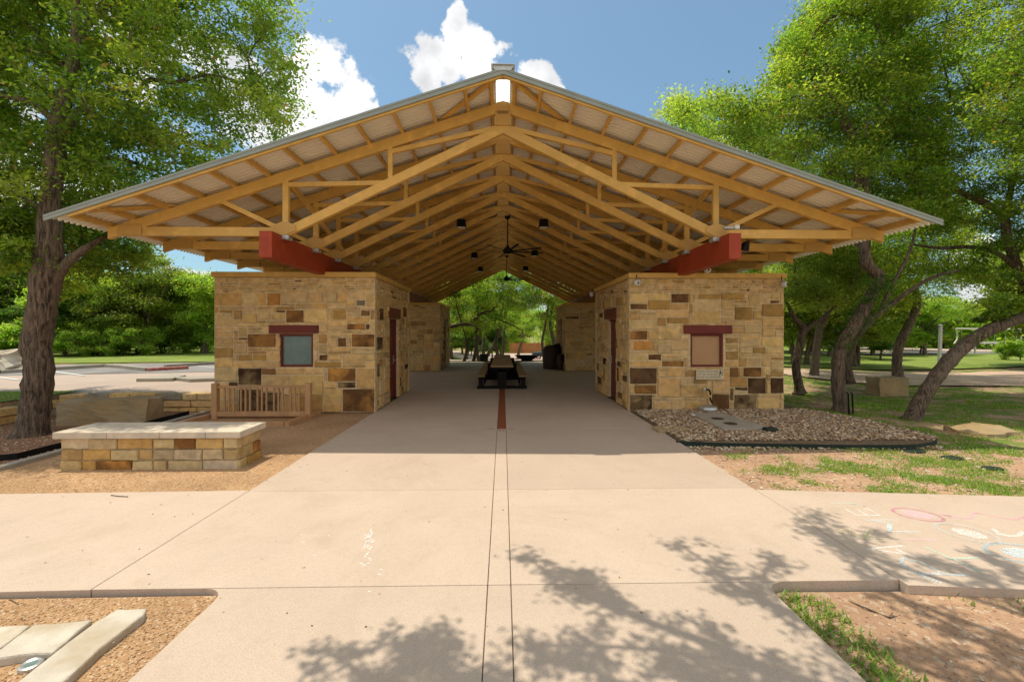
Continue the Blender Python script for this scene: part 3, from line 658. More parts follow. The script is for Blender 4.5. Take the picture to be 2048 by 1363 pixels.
def make_building(label, sx, y0, y1, seed, window=None, wpresets=(), dy=(1.32, 2.22), group='stone rooms under the shelter roof', dlab='maroon'):
    """sx: -1 left / +1 right. inner face at x = 2.79*sx, outer at 6.24*sx"""
    xi, xo = 2.79*sx, 6.24*sx; xl, xr = min(xi, xo), max(xi, xo); D = y1-y0; W = xr-xl; ins = .03
    t = empty('stone_building', ((xl+xr)/2, y0, 0), label, 'stone building', group)
    mb = MB(); wh = []; dh = [(dy[0], dy[1], 0, 2.08)]
    lint = []
    if window:
        a = px2wall(window['open'], y0, xl); wh = [(a[0], a[1], a[2], a[3])]; lint = [px2wall(window['lintel'], y0, xl)]
    fl = [(l[0], l[1], l[2], l[3]) for l in lint]
    stone_face(mb, (xl, y0+ins, 0), (1, 0, 0), (0, -1, 0), W, WH, [(*px2wall(p[:4], y0, xl), p[4]) for p in wpresets], wh+fl, seed, band=BAND)
    backing(mb, (xl, y0+ins, 0), (1, 0, 0), (0, -1, 0), W, WH, wh)
    dl = (dy[0]-.12, dy[1]+.12, 2.09, 2.35)
    if sx < 0:
        oi, ui, ni = (xi-ins, y0+ins, 0), (0, 1, 0), (1, 0, 0); dh2 = dh; dl2 = dl
    else:
        oi, ui, ni = (xi+ins, y1-ins, 0), (0, -1, 0), (-1, 0, 0); dh2 = [(D-dy[1], D-dy[0], 0, 2.08)]; dl2 = (D-dl[1], D-dl[0], dl[2], dl[3])
    rs = random.Random(seed+5); pr = []
    for _ in range(16):
        u = rs.uniform(0, D-.5); v = rs.choice((rs.uniform(0, 1.0), rs.uniform(.3, 2.3))); pr.append((u, u+rs.uniform(.2, .45), v, v+rs.uniform(.14, .34), rs.choice(('dark', 'rust', 'brown', 'blotch', 'ochre'))))
    pr = [p for p in pr if p[1] < D and not (p[1] > dh2[0][0]-.05 and p[0] < dh2[0][1]+.05)]
    oi = tuple(Vector(oi)+Vector(ui)*.004)
    stone_face(mb, oi, ui, ni, D-2*ins, WH, pr, dh2+[dl2], seed+1, band=BAND)
    backing(mb, oi, ui, ni, D-2*ins-.008, WH, dh2)
    if sx < 0: oo, uo, no = (xo+ins, y1-ins, 0), (0, -1, 0), (-1, 0, 0)
    else: oo, uo, no = (xo-ins, y0+ins, 0), (0, 1, 0), (1, 0, 0)
    oo = tuple(Vector(oo)+Vector(uo)*.004)
    stone_face(mb, oo, uo, no, D-2*ins, WH, [], [], seed+2, band=BAND); backing(mb, oo, uo, no, D-2*ins-.008, WH, [])
    stone_face(mb, (xr, y1-ins, 0), (-1, 0, 0), (0, 1, 0), W, WH, [], [], seed+3, band=BAND); backing(mb, (xr, y1-ins, 0), (-1, 0, 0), (0, 1, 0), W, WH, [])
    mb.build('wall', 'stone', t, attr=True)
    c = MB(); e = .035
    for (a, b, c0, d0) in ((xl-e, xr+e, y0-e, y0+.12), (xl-e, xr+e, y1-.12, y1+e)): c.box(a, b, c0, d0, WH, 3.04)
    for (a, b) in ((xl-e, xl+.12), (xr-.12, xr+e)): c.box(a, b, y0+.122, y1-.122, WH, 3.038)
    c.build('wall_cap', 'ochre', t, bevel=.006)
    f = MB(); f.box(xl+.125, xr-.125, y0+.125, y1-.125, 2.9, 2.96); f.build('flat_roof', 'maroon', t)
    if window:
        u0, u1, v0, v1 = wh[0]; x0, x1 = xl+u0, xl+u1; yy = y0+ins+.03; w_ = .05
        fr = MB(); fr.box(x0, x0+w_, yy, yy+.1, v0, v1); fr.box(x1-w_, x1, yy, yy+.1, v0, v1); fr.box(x0+w_, x1-w_, yy+.001, yy+.1, v0, v0+w_); fr.box(x0+w_, x1-w_, yy+.001, yy+.1, v1-w_, v1)
        wo = fr.build('window', 'maroon', t, bevel=.004, label=window['label'])
        pn = MB(); pn.box(x0+w_, x1-w_, yy+.045, yy+.06, v0+w_, v1-w_); pn.build('pane' if window['mat'] == 'glass' else 'shutter_board', window['mat'], wo)
        l = lint[0]; lb = MB(); lb.box(xl+l[0], xl+l[1], y0-.015, y0+.14, l[2], l[3]); lb.build('lintel', 'maroon', t, bevel=.006)
    # door
    ya, yb = y0+ins*0+dy[0]+ins, y0+dy[1]+ins; s = sx; xd = xi+s*.13
    db = MB(); db.box(min(xd, xd+s*.045), max(xd, xd+s*.045), ya+.05, yb-.05, .01, 2.03); do = db.build('door', 'maroon', t, bevel=.004)
    fr = MB()
    for (a, b, c0, d0) in ((ya, ya+.05, 0, 2.08), (yb-.05, yb, 0, 2.08), (ya+.05, yb-.05, 2.03, 2.08)): fr.box(min(xd-s*.05, xd+s*.06), max(xd-s*.05, xd+s*.06), a, b, c0, d0)
    fr.build('door_frame', 'maroon', t, bevel=.003)
    hb = MB(); yh = yb-.12 if sx < 0 else ya+.12; yh = yb-.13; hb.tube([(xd, yh, 1.0), (xd-s*.07, yh, 1.0), (xd-s*.07, yh-.11, 1.0)], .012, 8); hb.box(min(xd, xd-s*.008), max(xd, xd-s*.008), yh-.025, yh+.025, .9, 1.12); hb.build('handle', 'galv', do)
    lb = MB(); lb.box(min(xi-s*.015, xi+s*.14), max(xi-s*.015, xi+s*.14), y0+ins+dl[0], y0+ins+dl[1], dl[2], dl[3]); lb.build('lintel', 'maroon', t, bevel=.006)
    return t
make_building('front left stone room with a grey green window pane and maroon door', -1, 9.5, 13.1, 21,
              dict(open=(557, 625, 667, 734), lintel=(538, 636, 650, 666), mat='glass', label='square window with dark red frame and dull green pane'), LP)
make_building('front right stone room with a tan boarded window and foot wash sign', 1, 9.5, 13.1, 55,
              dict(open=(1382, 1448, 667, 734), lintel=(1368, 1464, 650, 667), mat='plywood', label='square window closed by a tan board'), RP)
make_building('rear left stone room beyond the picnic tables with a narrow door near its far end', -1, 19.3, 22.9, 91, dy=(1.5, 2.4))
make_building('rear right stone room beside the brown litter barrel', 1, 19.3, 22.9, 77, dy=(1.5, 2.4))
# ------------------------------------------------------------------ shelter roof and trusses
Y1T = 7.7; SP = 1.22; NT = 15; YF = 6.95; YB = 25.55; SL = .333; ZR = 5.815
zt = lambda x: ZR-SL*abs(x)          # top of the trusses
def make_shelter():
    S = empty('picnic_shelter', (0, YF, 0), 'open gabled shelter roof of ochre trusses under a corrugated metal deck on red beams', 'shelter')
    # corrugated deck, one sheet each side of the ridge slot
    pitch = .098; n = int((YB-YF+.02)/pitch*8)
    for s in (-1, 1):
        V = []; xs = [s*.12, s*1.9, s*3.6, s*5.4, s*7.15]
        for i in range(n+1):
            y = YF-.01+i*pitch/8; dz = (0, 0, 0, .002, .055, .062, .062, .055)[i % 8]
            for x in xs: V.append((x, y, zt(x)+.099+dz))
        k = len(xs); Fq = [(i*k+j, (i+1)*k+j, (i+1)*k+j+1, i*k+j+1) for i in range(n) for j in range(k-1)]
        d = MB().add(V, Fq).build('roof_deck', 'deck', S)
    # ridge skylight cap over the slot
    m = MB()
    for s in (-1, 1): m.add([(0, YF+.05, ZR+.185), (s*.2, YF+.05, ZR+.15), (s*.2, YB-.05, ZR+.15), (0, YB-.05, ZR+.185)], [(0, 1, 2, 3)])
    m.build('ridge_skylight', 'skylight', S)
    m = MB()
    m.add([(-.17, YF-.045, ZR+.165), (.17, YF-.045, ZR+.165), (.13, YF-.04, ZR+.09), (-.13, YF-.04, ZR+.09)], [(0, 1, 2, 3)]); m.box(-.19, .19, YF-.07, YF+.35, ZR+.165, ZR+.176)
    m.build('ridge_vent_end', 'galv', S)
    # front and back fascia
    for Y, sg in ((YF-.02, -1), (YB+.02, 1)):
        for s in (-1, 1):
            m = MB(); a = -.015; b = .115
            for (y0, y1, za, zb) in ((Y-.012, Y+.012, .035, .135), (Y-.018, Y-.013, .10, .135)):
                vs = [(0, y, ZR+z) for y in (y0, y1) for z in (za, zb)]+[(s*7.16, y, zt(7.16)+z) for y in (y0, y1) for z in (max(za, .045), zb)]
                m.add(vs, [(0, 1, 3, 2), (4, 6, 7, 5), (0, 4, 5, 1), (2, 3, 7, 6), (1, 5, 7, 3), (0, 2, 6, 4)])
            m.build('fascia', 'fascia', S)
            m = MB(); y = Y-sg*.035
            m.bar((s*.02, y, ZR+.045), (s*6.83, y, zt(6.83)+.045), .04, .09); m.build('fly_rafter', 'ochre', S)
    # purlins along the whole roof
    for s in (-1, 1):
        for x in (.20, .62, 1.19, 1.77, 2.35, 2.93, 3.51, 4.09, 4.67, 5.25, 5.83, 6.41, 6.81):
            m = MB(); sl = Vector((-s*SL*-1*-1, 0, 1)); m.bar((s*x, YF+.03, zt(x)+.048), (s*x, YB-.03, zt(x)+.048), .05, .094, up=(s*SL, 0, 1)); m.build('purlin', 'ochre', S)
        for (p, q) in (((.14, YF+.08), (1.10, Y1T+.05)), ((6.6, YF+.1), (5.75, Y1T+.05))):
            for (yy0, yy1) in ((p[1], q[1]), (YB-.1, Y1T+SP*(NT-1)-.05)):
                m = MB(); m.bar((s*p[0], yy0, zt(p[0])+.05), (s*q[0], yy1, zt(q[0])+.05), .09, .035, up=(s*SL, 0, 1)); m.build('roof_brace', 'ochre', S)
    # one truss, then copies
    T = empty('truss', (0, Y1T, 0)); T.parent = S; T.location = (0, Y1T-YF, 0)
    Y = Y1T; CH = .175; W = .085
    ZBp = 5.25; XH = 3.80; ZH = 3.41           # underside peak, heel
    bs = (ZBp-ZH)/XH
    zb = lambda x: ZBp-bs*abs(x)               # underside of bottom chord
    for s in (-1, 1):
        # top chord, with plumb-cut ends
        def chord(nm, x0, z0, x1, z1, h, w, dy=0):
            m = MB(); vs = [(s*x, Y+y+dy, z+dz) for x, z in ((x0, z0), (x1, z1)) for y in (-w/2, w/2) for dz in (-h, 0)]
            f = [(0, 1, 3, 2), (4, 6, 7, 5), (0, 4, 5, 1), (2, 3, 7, 6), (1, 5, 7, 3), (0, 2, 6, 4)]
            m.add(vs, f); return m.build(nm, 'ochre', T, bevel=.004, seg=1)
        chord('top_chord', .0, ZR, 6.84, zt(6.84), CH*1.05, W)
        chord('bottom_chord', .0, ZBp+.17, XH-.02, ZH+.17, .17, W-.003, .0)
        chord('tail_tie', XH+.0, ZH+.16, 6.62, ZH+.16, .155, W-.006)
        wk = [0]
        def web(x0, z0, x1, z1, w=.08):
            wk[0] += 1; m = MB(); m.bar((s*x0, Y, z0), (s*x1, Y, z1), .075-.004*wk[0], w, up=(0.02, 0, 1) if abs(z1-z0) < 3*abs(x1-x0) else (1, 0, 0)); return m.build('web', 'ochre', T, bevel=.003, seg=1)
        web(XH-.0, ZH+.05, XH-.0, zt(XH)-.12, .10)
        web(1.98, zb(1.98)+.1, 1.98, zt(1.98)-.1)
        web(1.98, zt(1.98)-.24, .06, 5.36)
        web(XH-.03, zt(XH)-.23, 2.05, zb(2.05)+.11)
        web(XH+.06, ZH+.12, 4.90, zt(4.9)-.16)
    m = MB(); m.box(-.05, .05, Y-.04, Y+.04, ZBp+.05, ZR-.1); m.build('king_post', 'ochre', T)
    def plate(x0, x1, z0, z1):
        m = MB()
        for yy in (-1, 1): m.box(x0, x1, Y+yy*.056-.006, Y+yy*.056+.006, z0, z1)
        m.build('connector_plate', 'plate', T)
    plate(-.10, .10, ZR-.24, ZR-.03); plate(-.14, .14, ZBp+.13, ZBp+.38)
    for s in (-1, 1):
        m = MB()
        for yy in (-1, 1):
            y0, y1 = Y+yy*.056-.006, Y+yy*.056+.006
            pr = [(XH-.20, ZH+.115), (XH-.02, ZH+.025), (XH+.08, ZH+.015), (XH+.17, ZH+.06), (XH+.17, ZH+.20), (XH+.06, ZH+.25), (XH-.05, ZH+.25), (XH-.18, ZH+.20)]
            vs = [(s*x, y, z) for y in (y0, y1) for x, z in pr]; k = len(pr)
            m.add(vs, [tuple(range(k)), tuple(range(2*k-1, k-1, -1))]+[(i, (i+1) % k, k+(i+1) % k, k+i) for i in range(k)])
        m.build('connector_plate', 'plate', T)
        a, b = sorted((s*6.25, s*6.66)); plate(a, b, ZH+.02, ZH+.19)
        m = MB(); m.box(min(s*(XH-.02), s*(XH+.06)), max(s*(XH-.02), s*(XH+.06)), Y-.07, Y+.07, ZH-.05, ZH+.012); m.tube([(s*(XH-.04), Y-.075, ZH-.02), (s*(XH-.04), Y+.075, ZH-.02)], .04, 10)
        m.build('bearing_shoe', 'galv', T)
    for k in range(1, NT):
        c = copy_tree(T, S); c.location = (0, Y1T-YF+k*SP, 0)
    # diagonal bracing between trusses, in the plane of the heels
    for s in (-1, 1):
        for (ya, yb) in ((Y1T+.05, Y1T+2*SP), (Y1T+14*SP-.05, Y1T+12*SP)):
            m = MB(); m.bar((s*(XH-.09), ya, zt(XH)-.22), (s*(XH-.09), yb, ZH+.22), .04, .10); m.build('roof_brace', 'ochre', S)
        m = MB(); a, b = sorted((s*3.84, s*4.05)); m.box(a, b, 7.3, 9.463, 2.985, 3.425); bo = m.build('beam_end', 'red', S, bevel=.006)
        m = MB(); a, b = sorted((s*3.87, s*4.02)); m.box(a, b, 9.465, 23.0, 3.045, 3.42); m.build('beam', 'red', S, bevel=.006)
        m = MB(); a, b = sorted((s*3.84, s*4.05)); m.box(a, b, 23.0, 25.2, 3.04, 3.42); m.build('beam_end', 'red', S, bevel=.006)
        for (yy) in (9.9, 12.7, 19.7, 22.5):
            m = MB(); m.box(s*3.945-.09, s*3.945+.09, yy-.09, yy+.09, 2.965, 3.04); m.build('bearing_block', 'maroon', S)
    return S
make_shelter()

# ------------------------------------------------------------------ things on the shelter
def heater_light(loc, label, s):
    x, y, z = loc; t = empty('flood_light', (x, y, z), label, 'light', 'black lights under the trusses')
    m = MB(); m.add([(x+a*w, y+b*w*.8, z+c) for c, w in ((0, .10), (-.2, .125)) for a, b in ((-1, -1), (1, -1), (1, 1), (-1, 1))], [(0, 1, 2, 3), (7, 6, 5, 4), (0, 4, 5, 1), (1, 5, 6, 2), (2, 6, 7, 3), (3, 7, 4, 0)])
    for k in range(4): m.box(x-.12, x+.12, y-.115, y-.10, z-.05-k*.045, z-.035-k*.045)
    m.build('housing', 'black', t, bevel=.006)
    m = MB(); m.box(x-.10, x+.10, y-.08, y+.08, z-.215, z-.201); m.build('diffuser', 'white', t)
    m = MB(); m.tube(spline([(x, y, z), (x, y, z+.07), (x-s*.05, y, z+.12), (x-s*.16, y-.02, z+.16), (x-s*.22, y-.04, z+.12)], 4), .006, 6); m.build('cable', 'black', t)
    m = MB(); m.tube([(x, y, z-.01), (x, y, z+.09)], .02, 8); m.build('bracket', 'galv', t)
for (px, py, d, s, lb) in ((923, 447, 11.36, -1, 'nearest black floodlight left of the ridge'), (1087, 447, 11.36, 1, 'nearest black floodlight right of the ridge'),
                       (949, 511, 16.2, -1, 'middle black floodlight left of the ridge, behind the near fan'), (1069, 506, 16.2, 1, 'middle black floodlight right of the ridge, by the fan blades'),
                       (961, 538, 19.9, -1, 'farthest black floodlight left of the ridge'), (1051, 537, 19.9, 1, 'farthest black floodlight right of the ridge')):
    p = P(px, py, d); heater_light((p.x, p.y, p.z+.1), lb, s)
def fan(x, y, ztop, zh, label, rot=.25):
    t = empty('ceiling_fan', (x, y, zh), label, 'ceiling fan', 'black ceiling fans on the shelter ridge')
    m = MB(); m.tube([(x, y, ztop), (x, y, zh+.1)], .018, 10); m.build('downrod', 'black', t)
    m = MB(); m.lathe((x, y, ztop-.09), [(.02, 0), (.07, .02), (.09, .09)], 16); m.build('canopy_mount', 'black', t)
    m = MB(); m.lathe((x, y, zh-.1), [(.05, 0), (.12, .02), (.14, .08), (.12, .15), (.05, .2), (.03, .26)], 20); m.build('motor', 'black', t, smooth=True)
    for k in range(8):
        a = rot+k*math.pi/4; m = MB(); d = Vector((math.cos(a), math.sin(a), 0)); p0 = Vector((x, y, zh-.03))
        m.bar(p0+d*.1, p0+d*1.12, .075, .010, up=(-math.sin(a)*.2, math.cos(a)*.2, 1)); m.build('blade', 'black', t, bevel=.003, seg=1)
fan(.14, 13.0, 5.2, 4.18, 'near black ceiling fan on a long rod, eight blades')
fan(.17, 19.7, 5.2, 4.15, 'far black ceiling fan seen against the trees')
def sec_cam(p, label, rodz=.18, face=(0, -1)):
    x, y, z = p; t = empty('security_camera', p, label, 'camera', 'white cameras on the stone rooms')
    m = MB(); fx, fy = face
    d = Vector((fx, fy, -.15)).normalized(); c = Vector(p); pts = [c, c+d*.03, c+d*.07, c+d*.10, c+d*.115]; m.tube(pts, [.055, .075, .075, .055, .02], 18); m.build('camera_body', 'white', t, smooth=True)
    m = MB(); m.tube([c+d*.113, c+d*.123], [.022, .018], 12); m.build('lens', 'black', t)
    m = MB(); m.tube(spline([c+Vector((0, 0, .05)), c+Vector((0, 0, rodz*.5)), c+Vector((0, 0, rodz))], 3), .007, 6); m.build('cable', 'black', t)
q = P(1276, 564, 9.4); sec_cam((q.x, 9.44, q.z), 'white round camera on the right room corner nearest the passage')
q = P(1567, 567, 9.5); sec_cam((q.x, 9.44, q.z), 'white round camera on the outer corner of the right room', face=(.5, -.8))
q = P(1190, 592, 13.0); sec_cam((2.70, 13.0, 2.88), 'small white camera facing the passage at the far end of the right room', face=(-1, -.2))
q = P(1421, 537, 9.2); sec_cam((q.x, 9.3, q.z), 'white camera hanging under the right red beam', .08)
def floodlight():
    p = P(1462, 456, 7.55); t = empty('wall_floodlight', p, 'small grey floodlight fixed over the right red beam end', 'light')
    m = MB(); m.tube([p+Vector((-.13, 0, 0)), p+Vector((-.02, 0, .0)), p+Vector((.06, -.01, .01))], [.03, .035, .03], 10); m.build('arm', 'galv', t)
    m = MB(); m.box(p.x+.05, p.x+.13, p.y-.05, p.y+.03, p.z-.025, p.z+.045); m.build('lamp_head', 'white', t, bevel=.005)
    p = P(1489, 493, 7.9); t = empty('loudspeaker', p, 'small black speaker behind the right red beam', 'speaker')
    m = MB(); m.add([(p.x-.07, p.y-.06, p.z-.08), (p.x+.05, p.y-.06, p.z-.10), (p.x+.07, p.y-.06, p.z+.10), (p.x, p.y-.06, p.z+.10)]+[(p.x-.04, p.y+.1, p.z-.05), (p.x+.04, p.y+.1, p.z-.06), (p.x+.04, p.y+.1, p.z+.08), (p.x, p.y+.1, p.z+.08)],
                  [(0, 1, 2, 3), (7, 6, 5, 4), (0, 4, 5, 1), (1, 5, 6, 2), (2, 6, 7, 3), (3, 7, 4, 0)]); m.build('housing', 'black', t, bevel=.008)
    m = MB(); m.bar((p.x+.07, p.y, p.z-.1), (p.x+.07, p.y, p.z+.2), .02, .06); m.build('bracket', 'galv', t)
floodlight()
def sign():
    a = px2wall((1391, 1446, 738, 758), 9.5, 0); cx = (a[0]+a[1])/2; cz = (a[2]+a[3])/2; w = a[1]-a[0]; h = a[3]-a[2]; y = 9.452
    t = empty('foot_wash_sign', (cx, y, cz), 'small cream sign asking to wash sand off feet, under the boarded window', 'sign')
    m = MB(); m.box(cx-w/2, cx+w/2, y, y+.02, cz-h/2, cz+h/2); m.build('sign_panel', 'sign', t, bevel=.002)
    for k, (s, ww) in enumerate((('PLEASE WASH SAND', .80), ('OFF OF YOUR FEET', .78), ('BEFORE YOU ENTER POOL', .95))):
        o = text_mesh(s, 'sign_text', 'brownink', .056, (cx-w/2+.02, y-.001, cz+h*(.30-.29*k)), (R(90), 0, 0), t, .0006, 'LEFT', sx=1.06 if k < 2 else .98)
        o.scale.x = w*ww*.97/max(.01, o.dimensions.x if o.dimensions.x > 0 else 1)*1.0 if False else (w*ww*.9)/max(v.co.x for v in o.data.vertices)
        if k == 0 or k == 1: o.scale.x = (w*.76)/max(v.co.x for v in o.data.vertices)
    m = MB(); x = cx+w*.38; z = cz+h*.12
    m.bar((x-.01, y-.002, z+.05), (x-.02, y-.002, z-.0), .002, .025, up=(1, 0, 0)); m.bar((x-.02, y-.003, z), (x-.025, y-.003, z-.06), .002, .014, up=(1, 0, 0)); m.bar((x-.01, y-.0035, z), (x+.045, y-.0035, z-.045), .002, .014, up=(1, 0, 0))
    m.bar((x-.01, y-.003, z+.03), (x+.03, y-.003, z+.005), .002, .01, up=(1, 0, 0)); m.bar((x+.045, y-.002, z+.07), (x+.045, y-.002, z+.0), .002, .01, up=(1, 0, 0)); m.lathe((x-.005, y-.003, z+.058), [(.012, 0), (.012, .012)], 8)
    m.build('pictogram', 'black', t)
sign()
def footwash():
    p = P(1414, 779, 9.4); x = p.x; y = 9.45; z = p.z; t = empty('foot_wash_tap', (x, y, 0), 'brass and grey foot wash tap on the right room wall', 'tap')
    m = MB(); m.tube(spline([(x, y+.03, z), (x, y-.06, z), (x+.06, y-.10, z-.01), (x+.09, y-.10, z-.08), (x+.09, y-.10, z-.20), (x+.13, y-.13, z-.30)], 5), .018, 10); m.build('pipe', 'black', t, smooth=True)
    m = MB(); m.tube([(x-.05, y-.05, z+.0), (x+.02, y-.05, z+.0)], .035, 12); m.lathe((x, y-.05, z-.03), [(.03, 0), (.04, .02), (.03, .06)], 12); m.build('valve', 'galv', t, smooth=True)
    m = MB(); m.lathe((x+.09, y-.10, z-.17), [(.024, 0), (.028, .02), (.024, .05)], 12); m.lathe((x-.02, y-.05, z-.09), [(.014, 0), (.02, .03), (.014, .06)], 10); m.build('brass_fitting', 'ochre', t, smooth=True)
    p = P(1424, 820, 9.2); t = tag(MB().lathe((p.x, 9.28, .03), [(.17, 0), (.19, .05), (.18, .11), (.12, .13), (.10, .10), (.02, .09)], 24).build('wash_basin', 'galv', smooth=True), 'round grey metal basin lid below the foot wash tap', 'basin')
    q = [gp(1378, 824.5, .07), gp(1441, 824.5, .07), gp(1546, 855, .07), gp(1447, 857, .07)]
    tag(MB().prism(q, -.05, .07).build('drain_slab', 'curb', bevel=.01), 'pale concrete pad in the river rock below the tap', 'slab')
    for px, py, r, lb in ((1424, 841, .13, 'upper round drain cover in the concrete pad'), (1452, 849, .14, 'lower round drain cover in the concrete pad')):
        g = gp(px, py, .07); g = (q[0][0]*0+g[0], g[1]); 
    for u, lb in ((.42, 'round stain dark drain cover nearer the wall on the pad'), (.72, 'round dark drain cover nearer the passage on the pad')):
        cx = (q[0][0]*(1-u)+q[3][0]*u)*.6+(q[1][0]*(1-u)+q[2][0]*u)*.4; cy = (q[0][1]*(1-u)+q[3][1]*u)
        tag(MB().lathe((cx, cy, .07), [(.115, 0), (.115, .006), (.10, .008)], 20).build('drain_cover', 'barrel'), lb, 'drain cover', 'drain covers in the pad')
    g = G(1541, 866, 0); t = empty('irrigation_box', (g.x, g.y, 0), 'small dark green box in the river rock', 'box')
    m = MB(); m.add([(g.x+a*w, g.y+b*w*.7, c) for c, w in ((0, .12), (.10, .10)) for a, b in ((-1, -1), (1, -1), (1, 1), (-1, 1))], [(3, 2, 1, 0), (4, 5, 6, 7), (0, 1, 5, 4), (1, 2, 6, 5), (2, 3, 7, 6), (3, 0, 4, 7)]); m.build('housing', 'green', t, bevel=.012)
    m = MB(); m.box(g.x-.06, g.x+.08, g.y-.08, g.y-.07, .02, .06); m.build('outlet', 'black', t)
    for px, py, rr, lb in ((1828, 903, .15, 'oval green valve lid just outside the steel edging'), (1985, 938, .12, 'flat green valve lid in the grass near the right edge'), (1905, 917, .14, 'faded green valve lid between the two others')):
        g = G(px, py, -.04); o = MB().lathe((g.x, g.y, -.05), [(rr, 0), (rr, .028), (rr*.93, .034)], 22).build('valve_lid', 'green'); o.scale = (1, .72, 1); o.location.y = g.y*(1-.72); tag(o, lb, 'valve lid', 'green valve lids')
    g = G(1355, 852, .05); m = MB(); m.box(g.x-.45, g.x+.15, g.y-.3, g.y+.05, -.02, .052); tag(m.build('stepping_stone', 'block', bevel=.02), 'flat brown stone half buried in the river rock', 'stone')
    g = G(1386, 832, .05); scatter('white_rock', [(g.x, g.y, .07)], .09, .1, [(.6, .55, .5)], label='x', kind='thing', seed=2); o = bpy.data.objects['white_rock']; tag(o, 'small white rock at the corner of the concrete pad', 'rock'); del o['kind']
footwash()

# ------------------------------------------------------------------ seat wall, railing, block, retaining wall
def seat_wall():
    x0, x1, y0, y1 = -5.67, -3.43, 5.70, 6.20; H = .385
    t = empty('seat_wall', ((x0+x1)/2, y0, 0), 'low seat wall of honey limestone with a cream slab top', 'seat wall')
    m = MB(); r = random.Random(4)
    TANB = [(.52, .40, .22), (.50, .36, .17), (.55, .44, .27)]
    old = TAN[:]; TAN[:] = TANB+[(.50, .33, .13), (.50, .31, .11)]
    for (o, u, n, L) in (((x0, y0, -.05), (1, 0, 0), (0, -1, 0), x1-x0), ((x1, y0, -.05), (0, 1, 0), (1, 0, 0), y1-y0), ((x1, y1, -.05), (-1, 0, 0), (0, 1, 0), x1-x0), ((x0, y1, -.05), (0, -1, 0), (-1, 0, 0), y1-y0)):
        seg = 0; Hh = H+.05
        pr = []
        v = 0
        for h in (.145, .145, .145):
            u_ = 0
            while u_ < L-.01:
                w = r.choice((.18, .27, .36, .45, .36)); w = min(w, L-u_)
                if L-u_-w < .12: w = L-u_
                pr.append((u_, u_+w, v, v+h, r.choice(('tan', 'tan', 'tan', 'orange', 'tan', 'ochre')))); u_ += w
            v += h
        stone_face(m, o, u, n, L, Hh, pr, [], 3, cell=(.09, .145), gap=.006)
    TAN[:] = old
    m.box(x0+.005, x1-.005, y0+.005, y1-.005, -.05, H-.001, (.40, .31, .18, 0)); m.build('wall', 'stone', t, attr=True)
    e = .06; xs = [x0-e, x0+.62, x0+1.28, x0+1.86, x1+e]
    for a, b in zip(xs[:-1], xs[1:]): MB().box(a+.002, b-.002, y0-e, y1+e, H, H+.085).build('cap_slab', 'capstone', t, bevel=.008)
seat_wall()
def railing():
    x0, x1, yr = -5.86, -3.98, 8.98; t = empty('wooden_railing', ((x0+x1)/2, yr, 0), 'low brown wooden railing with a board frame at its foot, before the left room', 'railing')
    for x in (x0, x1): MB().box(x-.055, x+.055, yr-.055, yr+.055, -.03, .70).build('post', 'lattewood', t, bevel=.008)
    MB().box(x0+.056, x1-.056, yr-.035, yr+.035, .60, .645).build('top_rail', 'lattewood', t, bevel=.005)
    MB().box(x0+.056, x1-.056, yr-.04, yr+.04, .03, .13).build('bottom_rail', 'lattewood', t, bevel=.005)
    k = 0; x = x0+.15; n = 15
    xs = [x0+.11+(x1-x0-.22)*(i+.5)/n for i in range(n)]
    for i, x in enumerate(xs): x += (.02 if i % 3 == 0 else (-.02 if i % 3 == 2 else 0)); MB().box(x-.014, x+.014, yr-.014, yr+.014, .131, .599).build('baluster', 'lattewood', t)
    for a, b in (((x1+.02, 9.45), (x1-.06, 8.2)), ((x0-.12, 9.45), (x0-.2, 8.2)), ((x0-.15, 8.25), (x1-.12, 8.25))):
        m = MB(); m.bar((*a, .02), (*b, .02), .09, .10); m.build('base_board', 'lattewood', t, bevel=.006)
railing()
def rough_block(name, x0, x1, y0, y1, z0, z1, mat, seed, amp=.03, rot=0, sub=5, label=None, cat=None, group=None, parent=None):
    from mathutils import noise
    bm = bmesh.new(); bmesh.ops.create_cube(bm, size=1); bmesh.ops.subdivide_edges(bm, edges=bm.edges[:], cuts=sub, use_grid_fill=True)
    cx, cy = (x0+x1)/2, (y0+y1)/2; cr, sr = math.cos(rot), math.sin(rot)
    for v in bm.verts:
        p = v.co.copy(); q = Vector((p.x*(x1-x0), p.y*(y1-y0), p.z*(z1-z0)))
        n = Vector([noise.noise(q*3+Vector((seed*7.1+k*13, k*5, seed))) for k in range(3)])*amp+Vector([noise.noise(q*9+Vector((seed*3.3+k*11, k*5, seed))) for k in range(3)])*amp*.4
        q += n; v.co = Vector((cx+q.x*cr-q.y*sr, cy+q.x*sr+q.y*cr, (z0+z1)/2+q.z))
        if parent: v.co -= wloc(parent)
    me = bpy.data.meshes.new(name); bm.to_mesh(me); bm.free(); me.materials.append(M_[mat]); o = bpy.data.objects.new(name, me); COL.objects.link(o)
    if parent: o.parent = parent
    return tag(o, label, cat, group)
rough_block('limestone_block', -8.35, -6.85, 8.35, 8.85, -.02, .45, 'block', 3, .05, R(9), 7, 'long rough quarried stone block lying under the big oak', 'stone block')
g = G(1796, 787); rough_block('limestone_block', g.x-.36, g.x+.40, g.y+.1, g.y+.7, -.1, .42, 'block', 8, .05, R(-6), 6, 'pale square stone block beside the ivy free middle trunk', 'stone block')
rough_block('flat_rock', *(G(1955, 856).x+a for a in (-.5, .5)), G(1955, 862).y-.2, G(1955, 862).y+.45, -.10, .03, 'block', 12, .07, R(15), 7, 'jagged white rock lying in the grass near the right edge', 'rock')
g = G(25, 745, .35); rough_block('limestone_boulder', -20.6, -17.3, 15.6, 16.5, .3, 1.05, 'whiterock', 15, .35, R(8), 7, 'long pale boulder at the lawn edge beyond the parking lot', 'boulder')
